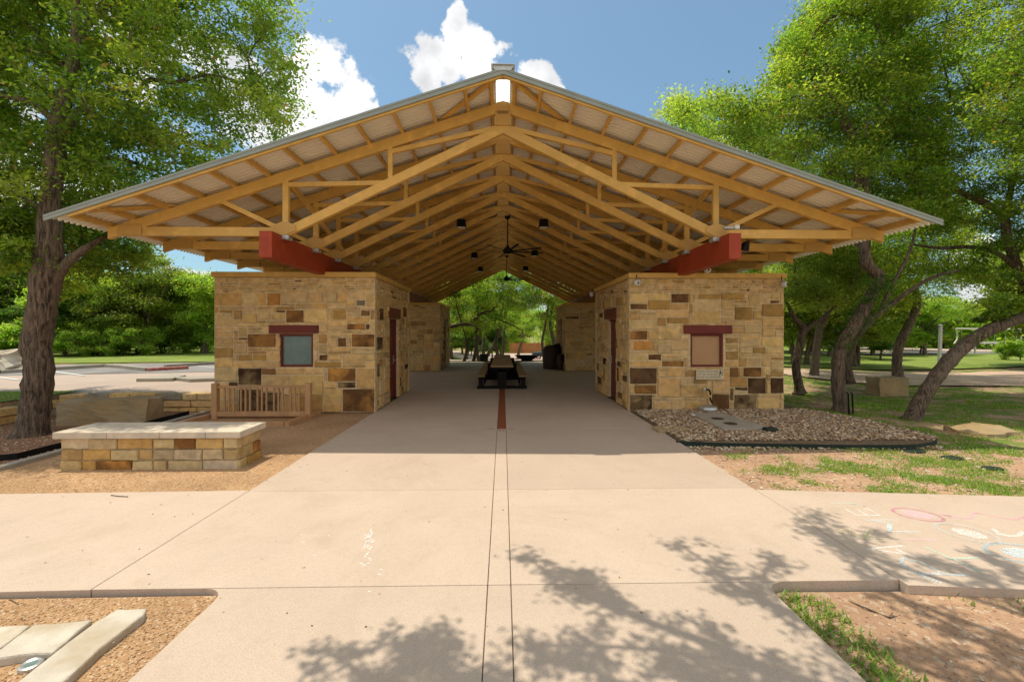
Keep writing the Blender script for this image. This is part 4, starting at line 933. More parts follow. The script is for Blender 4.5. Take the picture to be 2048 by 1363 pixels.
def retaining():
    path = [Vector((-6.3, 9.82, 0)), Vector((-7.6, 9.86, 0)), Vector((-8.7, 9.86, 0)), Vector((-9.25, 9.72, 0)), Vector((-9.55, 9.2, 0)), Vector((-9.62, 8.4, 0)), Vector((-9.66, 7.4, 0))]
    t = empty('retaining_wall', (-8, 9.8, 0), 'low dry laid limestone retaining wall of three courses behind the bed', 'retaining wall'); r = random.Random(9)
    m = MB()
    k = 0
    seg = spline(path, 6)
    L = [0]
    for a, b in zip(seg[:-1], seg[1:]): L.append(L[-1]+(b-a).length)
    def at(s):
        s = min(max(s, 0), L[-1]-1e-4)
        for i in range(len(L)-1):
            if L[i+1] >= s: t_ = (s-L[i])/(L[i+1]-L[i]); return seg[i].lerp(seg[i+1], t_)
    for c in range(3):
        s = 0; low = 0
        while s < L[-1]-.05:
            w = r.uniform(.28, .6); a = at(s+.006); b = at(s+w-.006); h = .155; z = -.06+c*h+.004
            if s > 3.05 and c == 2 and False: pass
            dz = -.10 if s > 3.0 else 0
            y0 = r.uniform(-.015, .015)
            col = scol(r, 'tan') if r.random() < .8 else (.34, .29, .2, .3)
            d = (b-a).normalized(); nrm = Vector((-d.y, d.x, 0)); off = -nrm*(.0+c*-.03)+nrm*y0
            vs = []
            for zz in (z, z+h-.010):
                for (p, sd_) in ((a, -.15), (b, -.15), (b, .15), (a, .15)): vs.append(p+nrm*sd_+off+Vector((r.uniform(-.008, .008), r.uniform(-.008, .008), zz+dz+r.uniform(-.004, .004))))
            m.add(vs, [(3, 2, 1, 0), (4, 5, 6, 7), (0, 1, 5, 4), (1, 2, 6, 5), (2, 3, 7, 6), (3, 0, 4, 7)], (*[x*1.05 for x in col[:3]], col[3])); s += w
    m.build('wall_course', 'stone', t, attr=True, bevel=.012, seg=1)
retaining()
def limestone_steps():
    Z = .008
    polys = [[(-160, 1256), (0, 1251), (62, 1247), (0, 1294), (-160, 1330)], [(68, 1248), (185, 1238), (107, 1302), (0, 1313), (-60, 1316), (0, 1296)], [(233, 1218), (292, 1216), (288, 1228), (200, 1296), (112, 1375), (20, 1375), (110, 1304), (190, 1244)]]
    labs = ['cut pale stone slab at the left frame edge', 'middle pale stone slab with a cut joint on both sides', 'long pale stone slab nearest the walkway, running to the lower edge']
    for k, (pl, lb) in enumerate(zip(polys, labs)):
        pts = [gp(*p, Z) for p in pl]; cx = sum(p[0] for p in pts)/len(pts); cy = sum(p[1] for p in pts)/len(pts)
        # rough outline
        out = []; r = random.Random(k)
        for a, b in zip(pts, pts[1:]+pts[:1]):
            n = max(1, int(math.dist(a, b)/.08))
            for i in range(n):
                t = i/n; out.append((a[0]+(b[0]-a[0])*t+r.uniform(-.006, .006), a[1]+(b[1]-a[1])*t+r.uniform(-.006, .006)))
        out = out[::-1] if sum((b[0]-a[0])*(b[1]+a[1]) for a, b in zip(out, out[1:]+out[:1])) > 0 else out
        m = MB(); m.prism(out, -.12, Z+.002*k); tag(m.build('stone_slab', 'whiterock', bevel=.012), lb, 'stone slab', 'pale stone slabs at the near left corner')
    g = G(62, 1330, -.03); m = MB(); m.lathe((g.x, g.y, -.06), [(.05, 0), (.05, .04), (.04, .045), (.028, .04), (.025, .03)], 22)
    t = empty('ground_light', (g.x, g.y, -.05), 'round grey well light set in the gravel by the stone slabs', 'light'); m.build('trim_ring', 'galv', t, smooth=False)
    MB().lathe((g.x, g.y, -.05), [(.03, 0), (.03, .03)], 14).build('lens', 'glass', t)
limestone_steps()

# ------------------------------------------------------------------ picnic tables, bins
def table(y0, y1, label, cx=-.03):
    t = empty('picnic_table', (cx, y0, 0), label, 'picnic table', 'long picnic tables in a row')
    m = MB(); m.box(cx-.35, cx+.35, y0, y1, .66, .71); m.build('tabletop', 'tabletop', t, bevel=.015)
    for s in (-1, 1):
        a, b = sorted((cx+s*.52, cx+s*.78)); MB().box(a, b, y0, y1, .365, .405).build('bench_seat', 'tabletop', t, bevel=.01)
    for yy in (y0+.05, y1-.45):
        m = MB(); m.box(cx-.14, cx+.14, yy, yy+.10, .08, .60)
        m.add([(cx-.14, yy, .52), (cx+.14, yy, .52), (cx+.32, yy, .655), (cx-.32, yy, .655), (cx-.14, yy+.1, .52), (cx+.14, yy+.1, .52), (cx+.32, yy+.1, .655), (cx-.32, yy+.1, .655)], [(0, 1, 2, 3), (7, 6, 5, 4), (0, 4, 5, 1), (1, 5, 6, 2), (2, 6, 7, 3), (3, 7, 4, 0)])
        m.build('pedestal', 'black', t, bevel=.006)
        for s in (-1, 1):
            m = MB(); a, b = sorted((cx+s*.58, cx+s*.72)); m.box(a, b, yy, yy+.10, .08, .34); m.add([(cx+s*q, yy+w, z) for w in (0, .1) for q, z in ((.60, .30), (.70, .30), (.77, .36), (.53, .36))], [(0, 1, 2, 3), (7, 6, 5, 4), (0, 4, 5, 1), (1, 5, 6, 2), (2, 6, 7, 3), (3, 7, 4, 0)]); m.build('bench_support', 'black', t, bevel=.005)
        m = MB(); m.box(cx-.76, cx+.76, yy-.03, yy+.13, .002, .085); m.build('foot_bar', 'black', t, bevel=.008)
    for s in (-1, 1):
        a, b = sorted((cx+s*.54, cx+s*.57)); MB().box(a, b, y0+.16, y1-.46, .08, .36).build('side_shade_panel', 'black', t)  # black sheets added to stand in for the shade under the table
    MB().box(cx-.53, cx+.53, y1-.50, y1-.46, .08, .6).build('end_shade_panel', 'black', t)  # added black sheet closing the far end, keeps the inside dark
    m = MB(); m.box(cx-.05, cx+.05, y0+.16, y1-.51, .3, .38); m.build('stretcher', 'black', t)
table(13.3, 16.3, 'near picnic table with worn tan top and black pedestals')
table(16.7, 19.7, 'second picnic table directly behind the near one')
def bin_(x, y, label, h=1.0, r=.34, bag=True):
    t = empty('litter_barrel', (x, y, 0), label, 'litter bin', 'dark litter barrels by the rear right room')
    MB().lathe((x, y, 0), [(r*.92, 0), (r*.95, .05), (r, .3), (r, h*.8), (r*1.02, h*.82)], 20).build('drum', 'barrel', t, smooth=False)
    m = MB(); m.lathe((x, y, h*.82), [(r*1.0, 0), (r*1.06, .03), (r*1.0, .07), (r*.7, .12+.08*bag), (r*.4, .18+.08*bag)], 18); m.build('lid', 'barrel' if not bag else 'tabletop' if False else 'barrel', t)
    m = MB(); m.tube(spline([(x+r*.5, y-.1, h*.9), (x+r*.9, y-.1, h+.08), (x+r*1.2, y, h*.85), (x+r*1.15, y, h*.55)], 4), [.10]*12+[.03], 8, wob=.2); m.build('bag', 'black', t)
bin_(2.25, 20.6, 'brown litter barrel standing nearest the passage by the rear right room', 1.05, .36)
bin_(2.62, 20.0, 'low black litter barrel close against the rear right room', .55, .16)

# ------------------------------------------------------------------ far things behind the shelter
def far_things():
    y = 74; zb = gz(0, y)
    t = empty('cedar_fence', (7, y, zb), 'cedar board fence beyond the road seen through the shelter', 'fence')
    m = MB(); x = .2
    while x < 15: m.box(x, x+.20, y, y+.03, zb, zb+1.75+rnd.uniform(-.03, .03)); x += .215
    m.build('board_panel', 'cedar', t)
    for k in range(6): MB().box(.2+k*2.9, .32+k*2.9, y-.10, y-.002, zb, zb+1.85).build('post', 'cedar', t)
    # car
    g = P(1088, 716, 61); x, y, z = 6.1, 58.0, gz(5, 58)+.09
    t = empty('parked_car', (x, y, z), 'dark blue car parked beyond the litter barrel', 'car')
    m = MB(); pr = [(-2.2, .35), (-2.25, .7), (-1.9, .92), (-1.0, 1.0), (-.35, 1.45), (1.2, 1.5), (2.0, 1.05), (2.25, .95), (2.25, .35)]
    def prof(m, pr, w, w2=None):
        n = len(pr); vs = [(x+a, y+s*w, z+b) for s in (-1, 1) for a, b in pr]; m.add(vs, [tuple(range(n-1, -1, -1)), tuple(range(n, 2*n))]+[(i, (i+1) % n, n+(i+1) % n, n+i) for i in range(n)])
    prof(m, pr, .88); m.build('car_body', 'carpaint', t, bevel=.08, seg=3)
    m = MB(); prof(m, [(-.92, 1.02), (-.38, 1.38), (1.12, 1.42), (1.75, 1.05)], .89); m.build('side_windows', 'glass', t)
    for a in (-1.4, 1.4):
        for s in (-1, 1):
            w = MB().tube([(x+a, y+s*.78, z+.33), (x+a, y+s*.92, z+.33)], .33, 20).build('wheel', 'black', t); MB().tube([(x+a, y+s*.921, z+.33), (x+a, y+s*.935, z+.33)], .2, 14).build('rim', 'galv', w)
    for s in (-1, 1): MB().box(x-2.26, x-2.1, y+s*.6-.16, y+s*.6+.16, z+.6, z+.74).build('headlight', 'white', t, bevel=.02)
    # basketball hoop
    p = P(912, 668, 62); x, y = p.x, p.y; zg = gz(x, y)
    t = empty('basketball_hoop', (x+1.8, y, zg), 'basketball hoop with clear backboard far behind the rear left room', 'basketball hoop')
    MB().box(x-.9, x+.9, y, y+.04, zg+2.9, zg+4.0).build('backboard', 'white', t)
    MB().tube([(x+.2, y+.1, zg+3.3), (x+2.0, y+.5, zg+2.2), (x+2.2, y+.5, zg)], .08, 8).build('post', 'black', t)
    m = MB(); m.tube([(x+.23*math.cos(a*.5236), y-.35+.23*math.sin(a*.5236), zg+3.05) for a in range(13)], .02, 6); m.build('rim', 'redpaint', t)
    # far picnic table behind the shelter
    g = G(1062, 733, -.15); x, y = g.x, 27.6; z = gz(x, y)
    t = empty('picnic_table', (x, y, z), 'small black flared picnic table on the grass behind the shelter', 'picnic table')
    MB().box(x-.75, x+.75, y-.4, y+.4, z+.36, z+.41).build('tabletop', 'black', t, bevel=.01)
    m = MB(); m.add([(x+a, y+b, z+c) for c, w in ((.12, .35), (.36, .7)) for a, b in ((-w, -.2), (w, -.2), (w, .2), (-w, .2))], [(3, 2, 1, 0), (4, 5, 6, 7), (0, 1, 5, 4), (1, 2, 6, 5), (2, 3, 7, 6), (3, 0, 4, 7)]); m.box(x-.35, x+.35, y-.15, y+.15, z, z+.13); m.build('pedestal', 'black', t)
    # white bollard-like posts, green box
    g = G(962, 728, -.1); x, y = g.x, 27.5; z = gz(x, y); t = empty('utility_box', (x, y, z), 'dark green utility box at the foot of the slim trunks behind the shelter', 'box')
    MB().box(x-.2, x+.3, y-.2, y+.2, z, z+.45).build('cabinet', 'green', t, bevel=.03); MB().box(x-.22, x+.32, y-.22, y+.22, z+.45, z+.49).build('lid', 'green', t, bevel=.01)
    # red marking on far kerb
    m = MB(); m.box(.6, 4.4, 52, 53.6, gz(2, 52)+.085, gz(2, 52)+.09); m.build('fire_lane_marking', 'redpaint', kind='structure', label='red painted words on the far road')
    # volleyball posts on the sand court
    g = G(1875, 724); x, y = 22.3, 22.3; z = gz(x, y)
    a = P(1878, 720, 23.0); t = empty('volleyball_post', (a.x, a.y, gz(a.x, a.y)), 'weathered wooden volleyball post left of the net', 'post'); MB().tube([(a.x, a.y, gz(a.x, a.y)), (a.x+.1, a.y, 2.05)], .085, 10).build('pole', 'galv', t); MB().lathe((a.x+.1, a.y, 2.05), [(.1, 0), (.1, .05), (.04, .08)], 10).build('cap', 'galv', t)
    b0 = P(1912, 657, 24.5); b1 = P(2110, 657, 24.5)
    t = empty('volleyball_net', (b0.x, b0.y, 0), 'slack white edged volleyball net behind the leaning trunk', 'net')
    MB().tube([tuple(b0), tuple((b0+b1)/2+Vector((0, 0, -.04))), tuple(b1)], .045, 6).build('top_band', 'white', t)
    c0 = P(1908, 687, 24.5); MB().tube(spline([tuple(b0), tuple(P(1915, 675, 24.5)), tuple(c0)], 5), .04, 6).build('side_band', 'white', t)
    for k in range(9): 
        q = b0.lerp(b1, (k+.5)/9); MB().tube([tuple(q), (q.x, q.y, q.z-.9)], .006, 4).build('net_cord', 'white', t)
    # tennis fence
    t = empty('court_fence', (36, 33, 0), 'low white railed fence before the far sports court', 'fence'); A = Vector((35, 31.5, .95)); B = Vector((58, 27.5, .95))
    MB().bar(A, B, .08, .16).build('top_rail', 'white', t)
    for k in range(9): q = A.lerp(B, k/8); MB().tube([(q.x, q.y, -.1), (q.x, q.y, 1.9 if k % 3 == 1 else 1.0)], .05, 8).build('post', 'galv', t)
    # stakes beside the S-shaped trunk
    for px, lb in ((1698, 'left of two thin black stakes at the ivied trunk'), (1706, 'right of two thin black stakes at the ivied trunk')):
        g = G(px, 823); tag(MB().tube([(g.x, g.y, -.05), (g.x-.02, g.y, .40), (g.x-.05, g.y, .42)], .018, 6).build('garden_stake', 'black'), lb, 'stake', 'thin black stakes')
far_things()

# ------------------------------------------------------------------ chalk drawings on the right arm of the walk
def chalk(name, strokes, mat, label, cat='chalk drawing', w=.014, group='children\'s chalk drawings'):
    m = MB()
    for st in strokes:
        ww = st[0] if isinstance(st[0], float) else w; pts = [p for p in st if not isinstance(p, float)]
        q = [Vector((*gp(*p), 0)) for p in pts]; q = spline(q, 6) if len(q) > 2 and len(pts) > 4 else q
        for a, b in zip(q[:-1], q[1:]):
            d = (b-a); 
            if d.length < 1e-4: continue
            d = d.normalized(); n = Vector((-d.y, d.x, 0))*ww; a2 = a-d*ww*.3; b2 = b+d*ww*.3
            m.add([(*(a2-n)[:2], .0025), (*(b2-n)[:2], .0025), (*(b2+n)[:2], .0025), (*(a2+n)[:2], .0025)], [(0, 1, 2, 3)])
    return tag(m.build(name, mat), label, cat, group)
def px(*z): return [(1640+a*408/2048, 960+b*240/1205) for a, b in z]     # from an enlarged crop
def chalks():
    def oval(cx, cy, rx, ry, rot, n=22):
        return [(cx+rx*math.cos(t)*math.cos(rot)-ry*math.sin(t)*math.sin(rot), cy+rx*math.cos(t)*math.sin(rot)+ry*math.sin(t)*math.cos(rot)) for t in [2*math.pi*i/n for i in range(n+1)]]
    def fill(cx, cy, rx, ry, rot, n):
        out = []
        for k in range(n):
            v = -1+2*(k+.5)/n; h = math.sqrt(1-v*v)*.85; o = []
            for u in (-h, h): a = u*rx; b = v*ry*.8; o.append((cx+a*math.cos(rot)-b*math.sin(rot), cy+a*math.sin(rot)+b*math.cos(rot)))
            out.append(px(*o))
        return out
    r1 = .19
    chalk('chalk_balloon', [px(*oval(985, 345, 262, 46, r1)), *fill(985, 345, 200, 34, r1, 6), px((1210, 325), (1290, 355), (1370, 385)), px((1240, 345), (1330, 365), (1500, 380), (1540, 330), (1620, 335), (1780, 365), (1950, 395), (2010, 372), (2048, 368))], 'chalkpink', 'pink chalk balloon with a long wavy string')
    chalk('chalk_balloon', [px(*oval(1480, 530, 330, 62, .24)), *fill(1500, 535, 220, 36, .24, 5), px((1740, 490), (1800, 535), (1860, 545)), px((1780, 540), (1880, 560), (1990, 558), (2040, 520))], 'chalkwhite', 'white chalk balloon between the pink one and the blue white one')
    chalk('chalk_balloon', [px(*oval(2010, 735, 370, 82, .16)), *fill(2030, 735, 250, 56, .16, 8), px((1820, 690), (1880, 715))], 'chalkblue', 'blue white chalk balloon cut by the right frame edge')
    chalk('chalk_letter', [px((255, 290), (375, 352)), px((365, 292), (470, 350)), px((455, 278), (600, 352)), px((375, 353), (610, 355))], 'chalkwhite', 'thin white chalk letter E lying on its side', 'chalk letter', .008, 'coloured chalk letters')
    chalk('chalk_letter', [px((455, 400), (740, 398)), px((520, 402), (700, 435)), [.018]+px((700, 435), (695, 510)), px((695, 515), (1000, 520))], 'chalkblue', 'pale blue chalk letter M lying on its side', 'chalk letter', .008, 'coloured chalk letters')
    chalk('chalk_letter', [px((450, 575), (330, 535), (225, 535), (205, 510), (235, 495), (300, 510), (400, 550), (455, 575)), [.022]+px((470, 570), (505, 495)), px((320, 578), (690, 585))], 'chalkyellow', 'yellow chalk letter R', 'chalk letter', .009, 'coloured chalk letters')
    chalk('chalk_line', [px((865, 592), (1160, 600))], 'chalkpink', 'short straight pink chalk stroke beside the yellow letter', 'chalk line', .011, 'coloured chalk letters')
    chalk('chalk_letter', [px((830, 658), (500, 688)), px((500, 688), (1110, 780)), px((760, 690), (900, 755))], 'chalkwhite', 'white chalk letter A with its point to the left', 'chalk letter', .010, 'coloured chalk letters')
    chalk('chalk_letter', [px((1050, 668), (1330, 790), (1610, 915)), px((1330, 785), (1590, 778))], 'chalkgreen', 'green chalk letter Y', 'chalk letter', .011, 'coloured chalk letters')
    chalk('chalk_letter', [px((850, 775), (815, 820), (860, 880), (1000, 945), (1210, 1030)), px((870, 795), (1000, 820), (1220, 930)), px((1010, 940), (1230, 940), (1480, 955))], 'chalkblue', 'large light blue chalk letter D near the walk edge', 'chalk letter', .012, 'coloured chalk letters')
    chalk('chalk_line', [px((90, 232), (300, 236), (370, 240)), [.015]+px((310, 234), (370, 240))], 'chalkgreen', 'pale green chalk stroke nearest the dirt strip', 'chalk line', .007, 'coloured chalk letters')
    r = random.Random(6); st = []
    for k in range(20):
        cx = 735+r.gauss(0, 7); cy = 1098+r.gauss(0, 16); st.append([r.uniform(.004, .009)]+[(cx, cy), (cx+r.uniform(2, 12), cy+r.uniform(-12, 8))])
    for cx, cy in ((760, 1138), (735, 1182), (600, 1068), (628, 1110), (655, 1070), (605, 1084)): st.append([.005, (cx, cy), (cx+6, cy+1)])
    chalk('chalk_smudge', st, 'chalkwhite', 'scattered white chalk smudges on the middle of the walkway', 'chalk mark', group=None)
chalks()
def twigs():
    r = random.Random(8); pts = [(1697, 1202), (1730, 1220), (1762, 1229), (1778, 1238), (1797, 1232)]
    g = [Vector((*gp(*p, -.07), -.07+r.uniform(0, .02))) for p in pts]
    t = MB(); t.tube(g, [.004, .005, .006, .005, .003], 6); t.tube([g[3], g[3]+Vector((.05, .03, .01))], .003, 5); tag(t.build('fallen_twig', 'bark'), 'dark fallen twig on the red dirt at the lower right', 'twig')
    g = [Vector((*gp(*p, .003), .006)) for p in ((222, 990), (238, 992), (256, 993))]; t = MB(); t.tube(g, .004, 5); tag(t.build('fallen_twig', 'bark'), 'short twig on the left arm of the walkway', 'twig')
    g = [Vector((*gp(*p, -.04), -.04)) for p in ((18, 1199), (28, 1203), (38, 1209))]; t = MB(); t.tube(g, .004, 5); tag(t.build('fallen_twig', 'bark'), 'short twig in the gravel at the left frame edge', 'twig')
    # dead leaves
    rr = np.random.default_rng(3); n = 260; x = rr.uniform(1.86, 5.5, n); y = 2.9-np.abs(rr.normal(0, .3, n)); z = np.full(n, -.07)
    x2 = rr.uniform(-8.9, -6.6, 500); y2 = rr.uniform(5, 9.6, 500); x = np.concatenate([x, x2]); y = np.concatenate([y, y2]); z = np.concatenate([z, np.full(500, .02)]); n = len(x)
    a = rr.uniform(0, 6.28, n); l = rr.uniform(.008, .02, n); w = l*.4; dx, dy = np.cos(a), np.sin(a); c = np.stack([x, y, z], 1)
    V = np.stack([c-np.stack([dx*l, dy*l, 0*l], 1), c+np.stack([-dy*w, dx*w, .008+0*l], 1), c+np.stack([dx*l, dy*l, .01+0*l], 1), c+np.stack([dy*w, -dx*w, .002+0*l], 1)], 1).reshape(-1, 3)
    col = np.array([(.42, .30, .17), (.55, .42, .28), (.28, .17, .09)])[rr.integers(0, 3, n)]; col = np.repeat(np.concatenate([col, np.ones((n, 1))], 1), 4, 0)
    tag(npmesh('fallen_leaves', V, np.arange(4*n).reshape(-1, 4), 'pebble', col), 'dry fallen leaves on the dirt and mulch', kind='stuff')
twigs()
def specks():
    r = random.Random(19); pts = [(r.uniform(-2.7, 2.7), r.uniform(1.5, 9), .002) for _ in range(170)]+[(r.uniform(-6, -2.8), r.uniform(3.1, 4.8), .002) for _ in range(30)]+[(r.choice((-1, 1))*(2.8-abs(r.gauss(0, .08))), r.uniform(4.9, 9.3), .002) for _ in range(120)]
    scatter('walkway_debris', pts, .003, .009, [(.30, .20, .12), (.45, .35, .25), (.16, .10, .06)], label='crumbs and leaf bits lying on the walkway', seed=20)
specks()
# ------------------------------------------------------------------ trees
LEAFC = {'oak': [(.10, .19, .025), (.14, .23, .032), (.18, .25, .036), (.23, .28, .05), (.055, .12, .018)],
         'bright': [(.16, .28, .035), (.20, .31, .045), (.13, .24, .03), (.25, .33, .06)],
         'dark': [(.045, .10, .02), (.06, .13, .024), (.08, .16, .03)],
         'olive': [(.15, .21, .04), (.19, .25, .05), (.12, .18, .035), (.23, .27, .06), (.09, .14, .03)]}
def leaves(name, C, Rc, per, ls, pal, parent, seed, label=None):
    """C (n,3) clump centres, Rc clump radii, per leaves per clump"""
    r = np.random.default_rng(seed); n = len(C); N = n*per
    ci = np.repeat(np.arange(n), per); g = r.normal(0, 1, (N, 3)); g[:, 2] *= .62
    ang = r.uniform(0, 6.28, n); st = np.stack([np.cos(ang), np.sin(ang), r.uniform(-.5, .3, n)], 1)
    pos = C[ci]+g*(Rc[ci]*.52)[:, None]+st[ci]*(r.normal(0, .5, N)*Rc[ci])[:, None]
    a = r.uniform(0, 6.28, N); el = r.normal(-.15, .55, N); d = np.stack([np.cos(a)*np.cos(el), np.sin(a)*np.cos(el), np.sin(el)], 1)
    up = r.normal(0, .55, (N, 3)); up[:, 2] += 1; s = np.cross(d, up); s /= np.linalg.norm(s, axis=1)[:, None]+1e-9; nn = np.cross(s, d)
    L = (ls*r.uniform(.65, 1.35, N))[:, None]; W = L*.46
    V = np.stack([pos-d*L*.5, pos+s*W*.5-nn*L*.05, pos+d*L*.5-nn*L*.12, pos-s*W*.5-nn*L*.05], 1)
    p = np.array(LEAFC[pal]); base = p[r.integers(0, len(p), n)]*r.uniform(.7, 1.25, (n, 1)); c = base[ci]*.6+p[r.integers(0, len(p), N)]*.4; c *= r.uniform(.75, 1.3, (N, 1))
    old = r.random(N) < .015; c[old] = (.28, .17, .06)
    c = np.repeat(np.concatenate([c, np.ones((N, 1))], 1), 4, 0)
    o = npmesh(name, V.reshape(-1, 3), np.arange(4*N).reshape(-1, 4), 'leaf', c, parent); return tag(o, label)
def grow(C, limbs, rtip=.008, expo=.48, jit=.12, seed=1, maxr=.09):
    """connect clump centres to the nearest limb node; returns list of (pts, radii)"""
    r = random.Random(seed); pos = []; par = []; limbn = []
    for pts, rad in limbs:
        sp = spline(pts, 5); prev = -1
        for p in sp: pos.append(p); par.append(prev); limbn.append(True); prev = len(pos)-1
    nl = len(pos); P0 = np.array([p[:] for p in pos]); order = np.argsort([np.min(np.linalg.norm(P0-c, axis=1)) for c in C])
    arr = np.zeros((nl+len(C)*4, 3)); arr[:nl] = P0; k = nl; cnt = {}
    for ci in order:
        c = C[ci]; d = np.linalg.norm(arr[:k]-c, axis=1); j = int(np.argmin(d)); dist = d[j]
        n = 2 if dist < .8 else 3; prev = j; a = Vector(arr[j]); b = Vector(c)
        for i in range(1, n+1):
            q = a.lerp(b, i/n)
            if i < n: q += Vector([r.uniform(-jit, jit) for _ in range(3)])*dist
            pos.append(q); par.append(prev); limbn.append(False); arr[k] = q[:]; prev = k; k += 1
    w = [0]*len(pos)
    for i in range(len(pos)-1, -1, -1):
        if w[i] == 0: w[i] = 1
        if par[i] >= 0 and i >= nl: w[par[i]] += w[i]
    rad = [min(maxr, rtip*(w[i]**expo)) for i in range(len(pos))]
    ch = {}
    for i in range(nl, len(pos)): ch.setdefault(par[i], []).append(i)
    out = []; done = set()
    def chain(start, first):
        pts = [pos[start]]; rs = [rad[first]]; i = first
        while True:
            pts.append(pos[i]); rs.append(rad[i]); kids = ch.get(i, [])
            if not kids: break
            kids = sorted(kids, key=lambda q: -w[q])
            for q in kids[1:]: stack.append((i, q))
            i = kids[0]
        out.append((pts, rs))
    stack = [(s, q) for s in range(nl) for q in ch.get(s, [])]
    while stack: chain(*stack.pop())
    return out
def make_tree(name, base, limbs, C, Rc, per, ls, pal, label, cat='tree', group=None, seed=1, rtip=.008, flare=True, twigs=True, knots=0, nseg=14):
    t = empty(name, base, label, cat, group); rr = random.Random(seed)
    lean_ = base[1]/max(.1, math.hypot(base[0], base[1])) if base[1] > 1 else 1.0
    if C is not None and base[1] > 1: limbs = [(p_, [x_*lean_ for x_ in r_]) for p_, r_ in limbs]
    m = MB()
    for k, (pts, rad) in enumerate(limbs):
        sp = spline(pts, 6); n = len(sp); rs = []
        for i in range(n):
            f = i/(n-1)*(len(rad)-1); a = int(min(f, len(rad)-2)); rs.append(rad[a]+(rad[a+1]-rad[a])*(f-a))
        if k == 0 and flare:
            for i in range(min(4, n)): rs[i] *= (1.5, 1.22, 1.1, 1.04)[i]
        rs = [x*rr.uniform(.95, 1.06) for x in rs]
        m.tube(sp, rs, nseg if k == 0 else 10, wob=.06)
    m.build('trunk', 'bark', t, smooth=True)
    if len(C):
        C = np.array(C); Rc = np.array(Rc)
        if twigs:
            m = MB()
            for pts, rs in grow(C, limbs, rtip, seed=seed): m.tube(pts, rs, 5, cap=False)
            m.build('branches', 'bark', t, smooth=True)
        leaves('crown', C, Rc, per, ls, pal, t, seed)
    return t
def roofclear(p):
    x, y, z = p
    if y > 6.3 and abs(x) < 7.75 and y < 26.5 and z < 5.95-SL*abs(x)+.5: return False
    return True
def px_clumps(poly, n, d0, d1, r0, r1, seed, ok=roofclear, zmax=11, sep=.0):
    r = random.Random(seed); xs = [p[0] for p in poly]; ys = [p[1] for p in poly]; C = []; Rc = []; t = 0
    while len(C) < n and t < n*60:
        t += 1; x = r.uniform(min(xs), max(xs)); y = r.uniform(min(ys), max(ys))
        if not inpoly(x, y, poly): continue
        d = r.uniform(d0, d1); p = P(x, y, d)
        if p.z > zmax or not ok(p): continue
        if sep and any((p-Vector(c)).length < sep for c in C[-400:]): continue
        C.append(p[:]); Rc.append(r.uniform(r0, r1))
    return C, Rc

# --- the big oak at the left
def big_oak():
    b = G(66, 868); D = b.y*.985
    q = lambda x, y, d=7.35: P(x, y, d)
    trunk = [q(62, 876), q(68, 830), q(78, 740), q(72, 690), q(84, 620), q(92, 560), q(98, 500), q(100, 420), q(108, 340), q(118, 240), q(140, 150), q(152, 80, 7.3), q(150, -20, 7.2), q(130, -160, 7.2)]
    rad = [.33, .29, .27, .275, .27, .28, .26, .2, .19, .17, .13, .10, .08, .04]
    l2 = [q(104, 580, 7.4), q(118, 545, 7.4), q(150, 512, 7.4), q(190, 485, 7.5), q(215, 472, 7.8)]
    l3 = [q(112, 300), q(145, 240), q(170, 222, 7.6), q(240, 260, 7.8), q(330, 290, 8.2)]
    l4 = [q(152, 90), q(175, 50, 7.5), q(210, 15, 7.8), q(290, -20, 8.2), q(400, -60, 8.5)]
    l5 = [q(235, 250, 8), q(275, 185, 8), q(300, 160, 8.1), q(350, 165, 8.3), q(420, 150, 8.6), q(500, 170, 9)]
    l6 = [q(285, 170, 8.1), q(270, 120, 8.2), q(300, 60, 8.4), q(380, 0, 8.8)]
    l7 = [q(108, 240), q(60, 205, 7.2), q(0, 190, 7.0), q(-90, 160, 6.8)]
    l8 = [q(100, 440), q(60, 400, 7.6), q(0, 380, 8), q(-100, 350, 8.5)]
    l9 = [q(112, 350), q(180, 320, 7.7), q(250, 320, 8.2), q(330, 350, 9)]
    limbs = [(trunk, rad), (l2, [.14, .13, .10, .06, .03]), (l3, [.12, .11, .09, .07, .05]), (l4, [.09, .08, .07, .05, .03]), (l5, [.07, .065, .06, .06, .04, .02]), (l6, [.05, .04, .03, .02]), (l7, [.08, .06, .05, .03]), (l8, [.08, .06, .04, .03]), (l9, [.08, .06, .05, .03])]
    up = [(-500, -260), (560, -260), (585, -20), (590, 60), (578, 110), (600, 165), (592, 215), (560, 235), (555, 275), (500, 300), (330, 390), (240, 420), (-500, 470)]
    C, Rc = px_clumps(up, 1250, 6.7, 10.2, .2, .38, 5, ok=lambda p: roofclear(p) and not (p[0] > -5.6 and p[1] < 7.9))
    lo = [(-300, 420), (210, 425), (320, 470), (335, 510), (290, 530), (230, 520), (190, 560), (120, 470), (60, 520), (0, 540), (-300, 560)]
    C2, R2 = px_clumps(lo, 330, 7.0, 10.5, .18, .34, 6)
    # sprays hanging under the eave
    C3, R3 = px_clumps([(150, 500), (340, 480), (340, 530), (290, 560), (230, 550), (180, 590), (130, 620), (110, 520)], 22, 8, 11, .2, .3, 7)
    make_tree('oak_tree', b, limbs, C+C2+C3, Rc+R2+R3, 190, .085, 'oak', 'big dark barked oak whose crown hangs over the left end of the roof', seed=3)
big_oak()

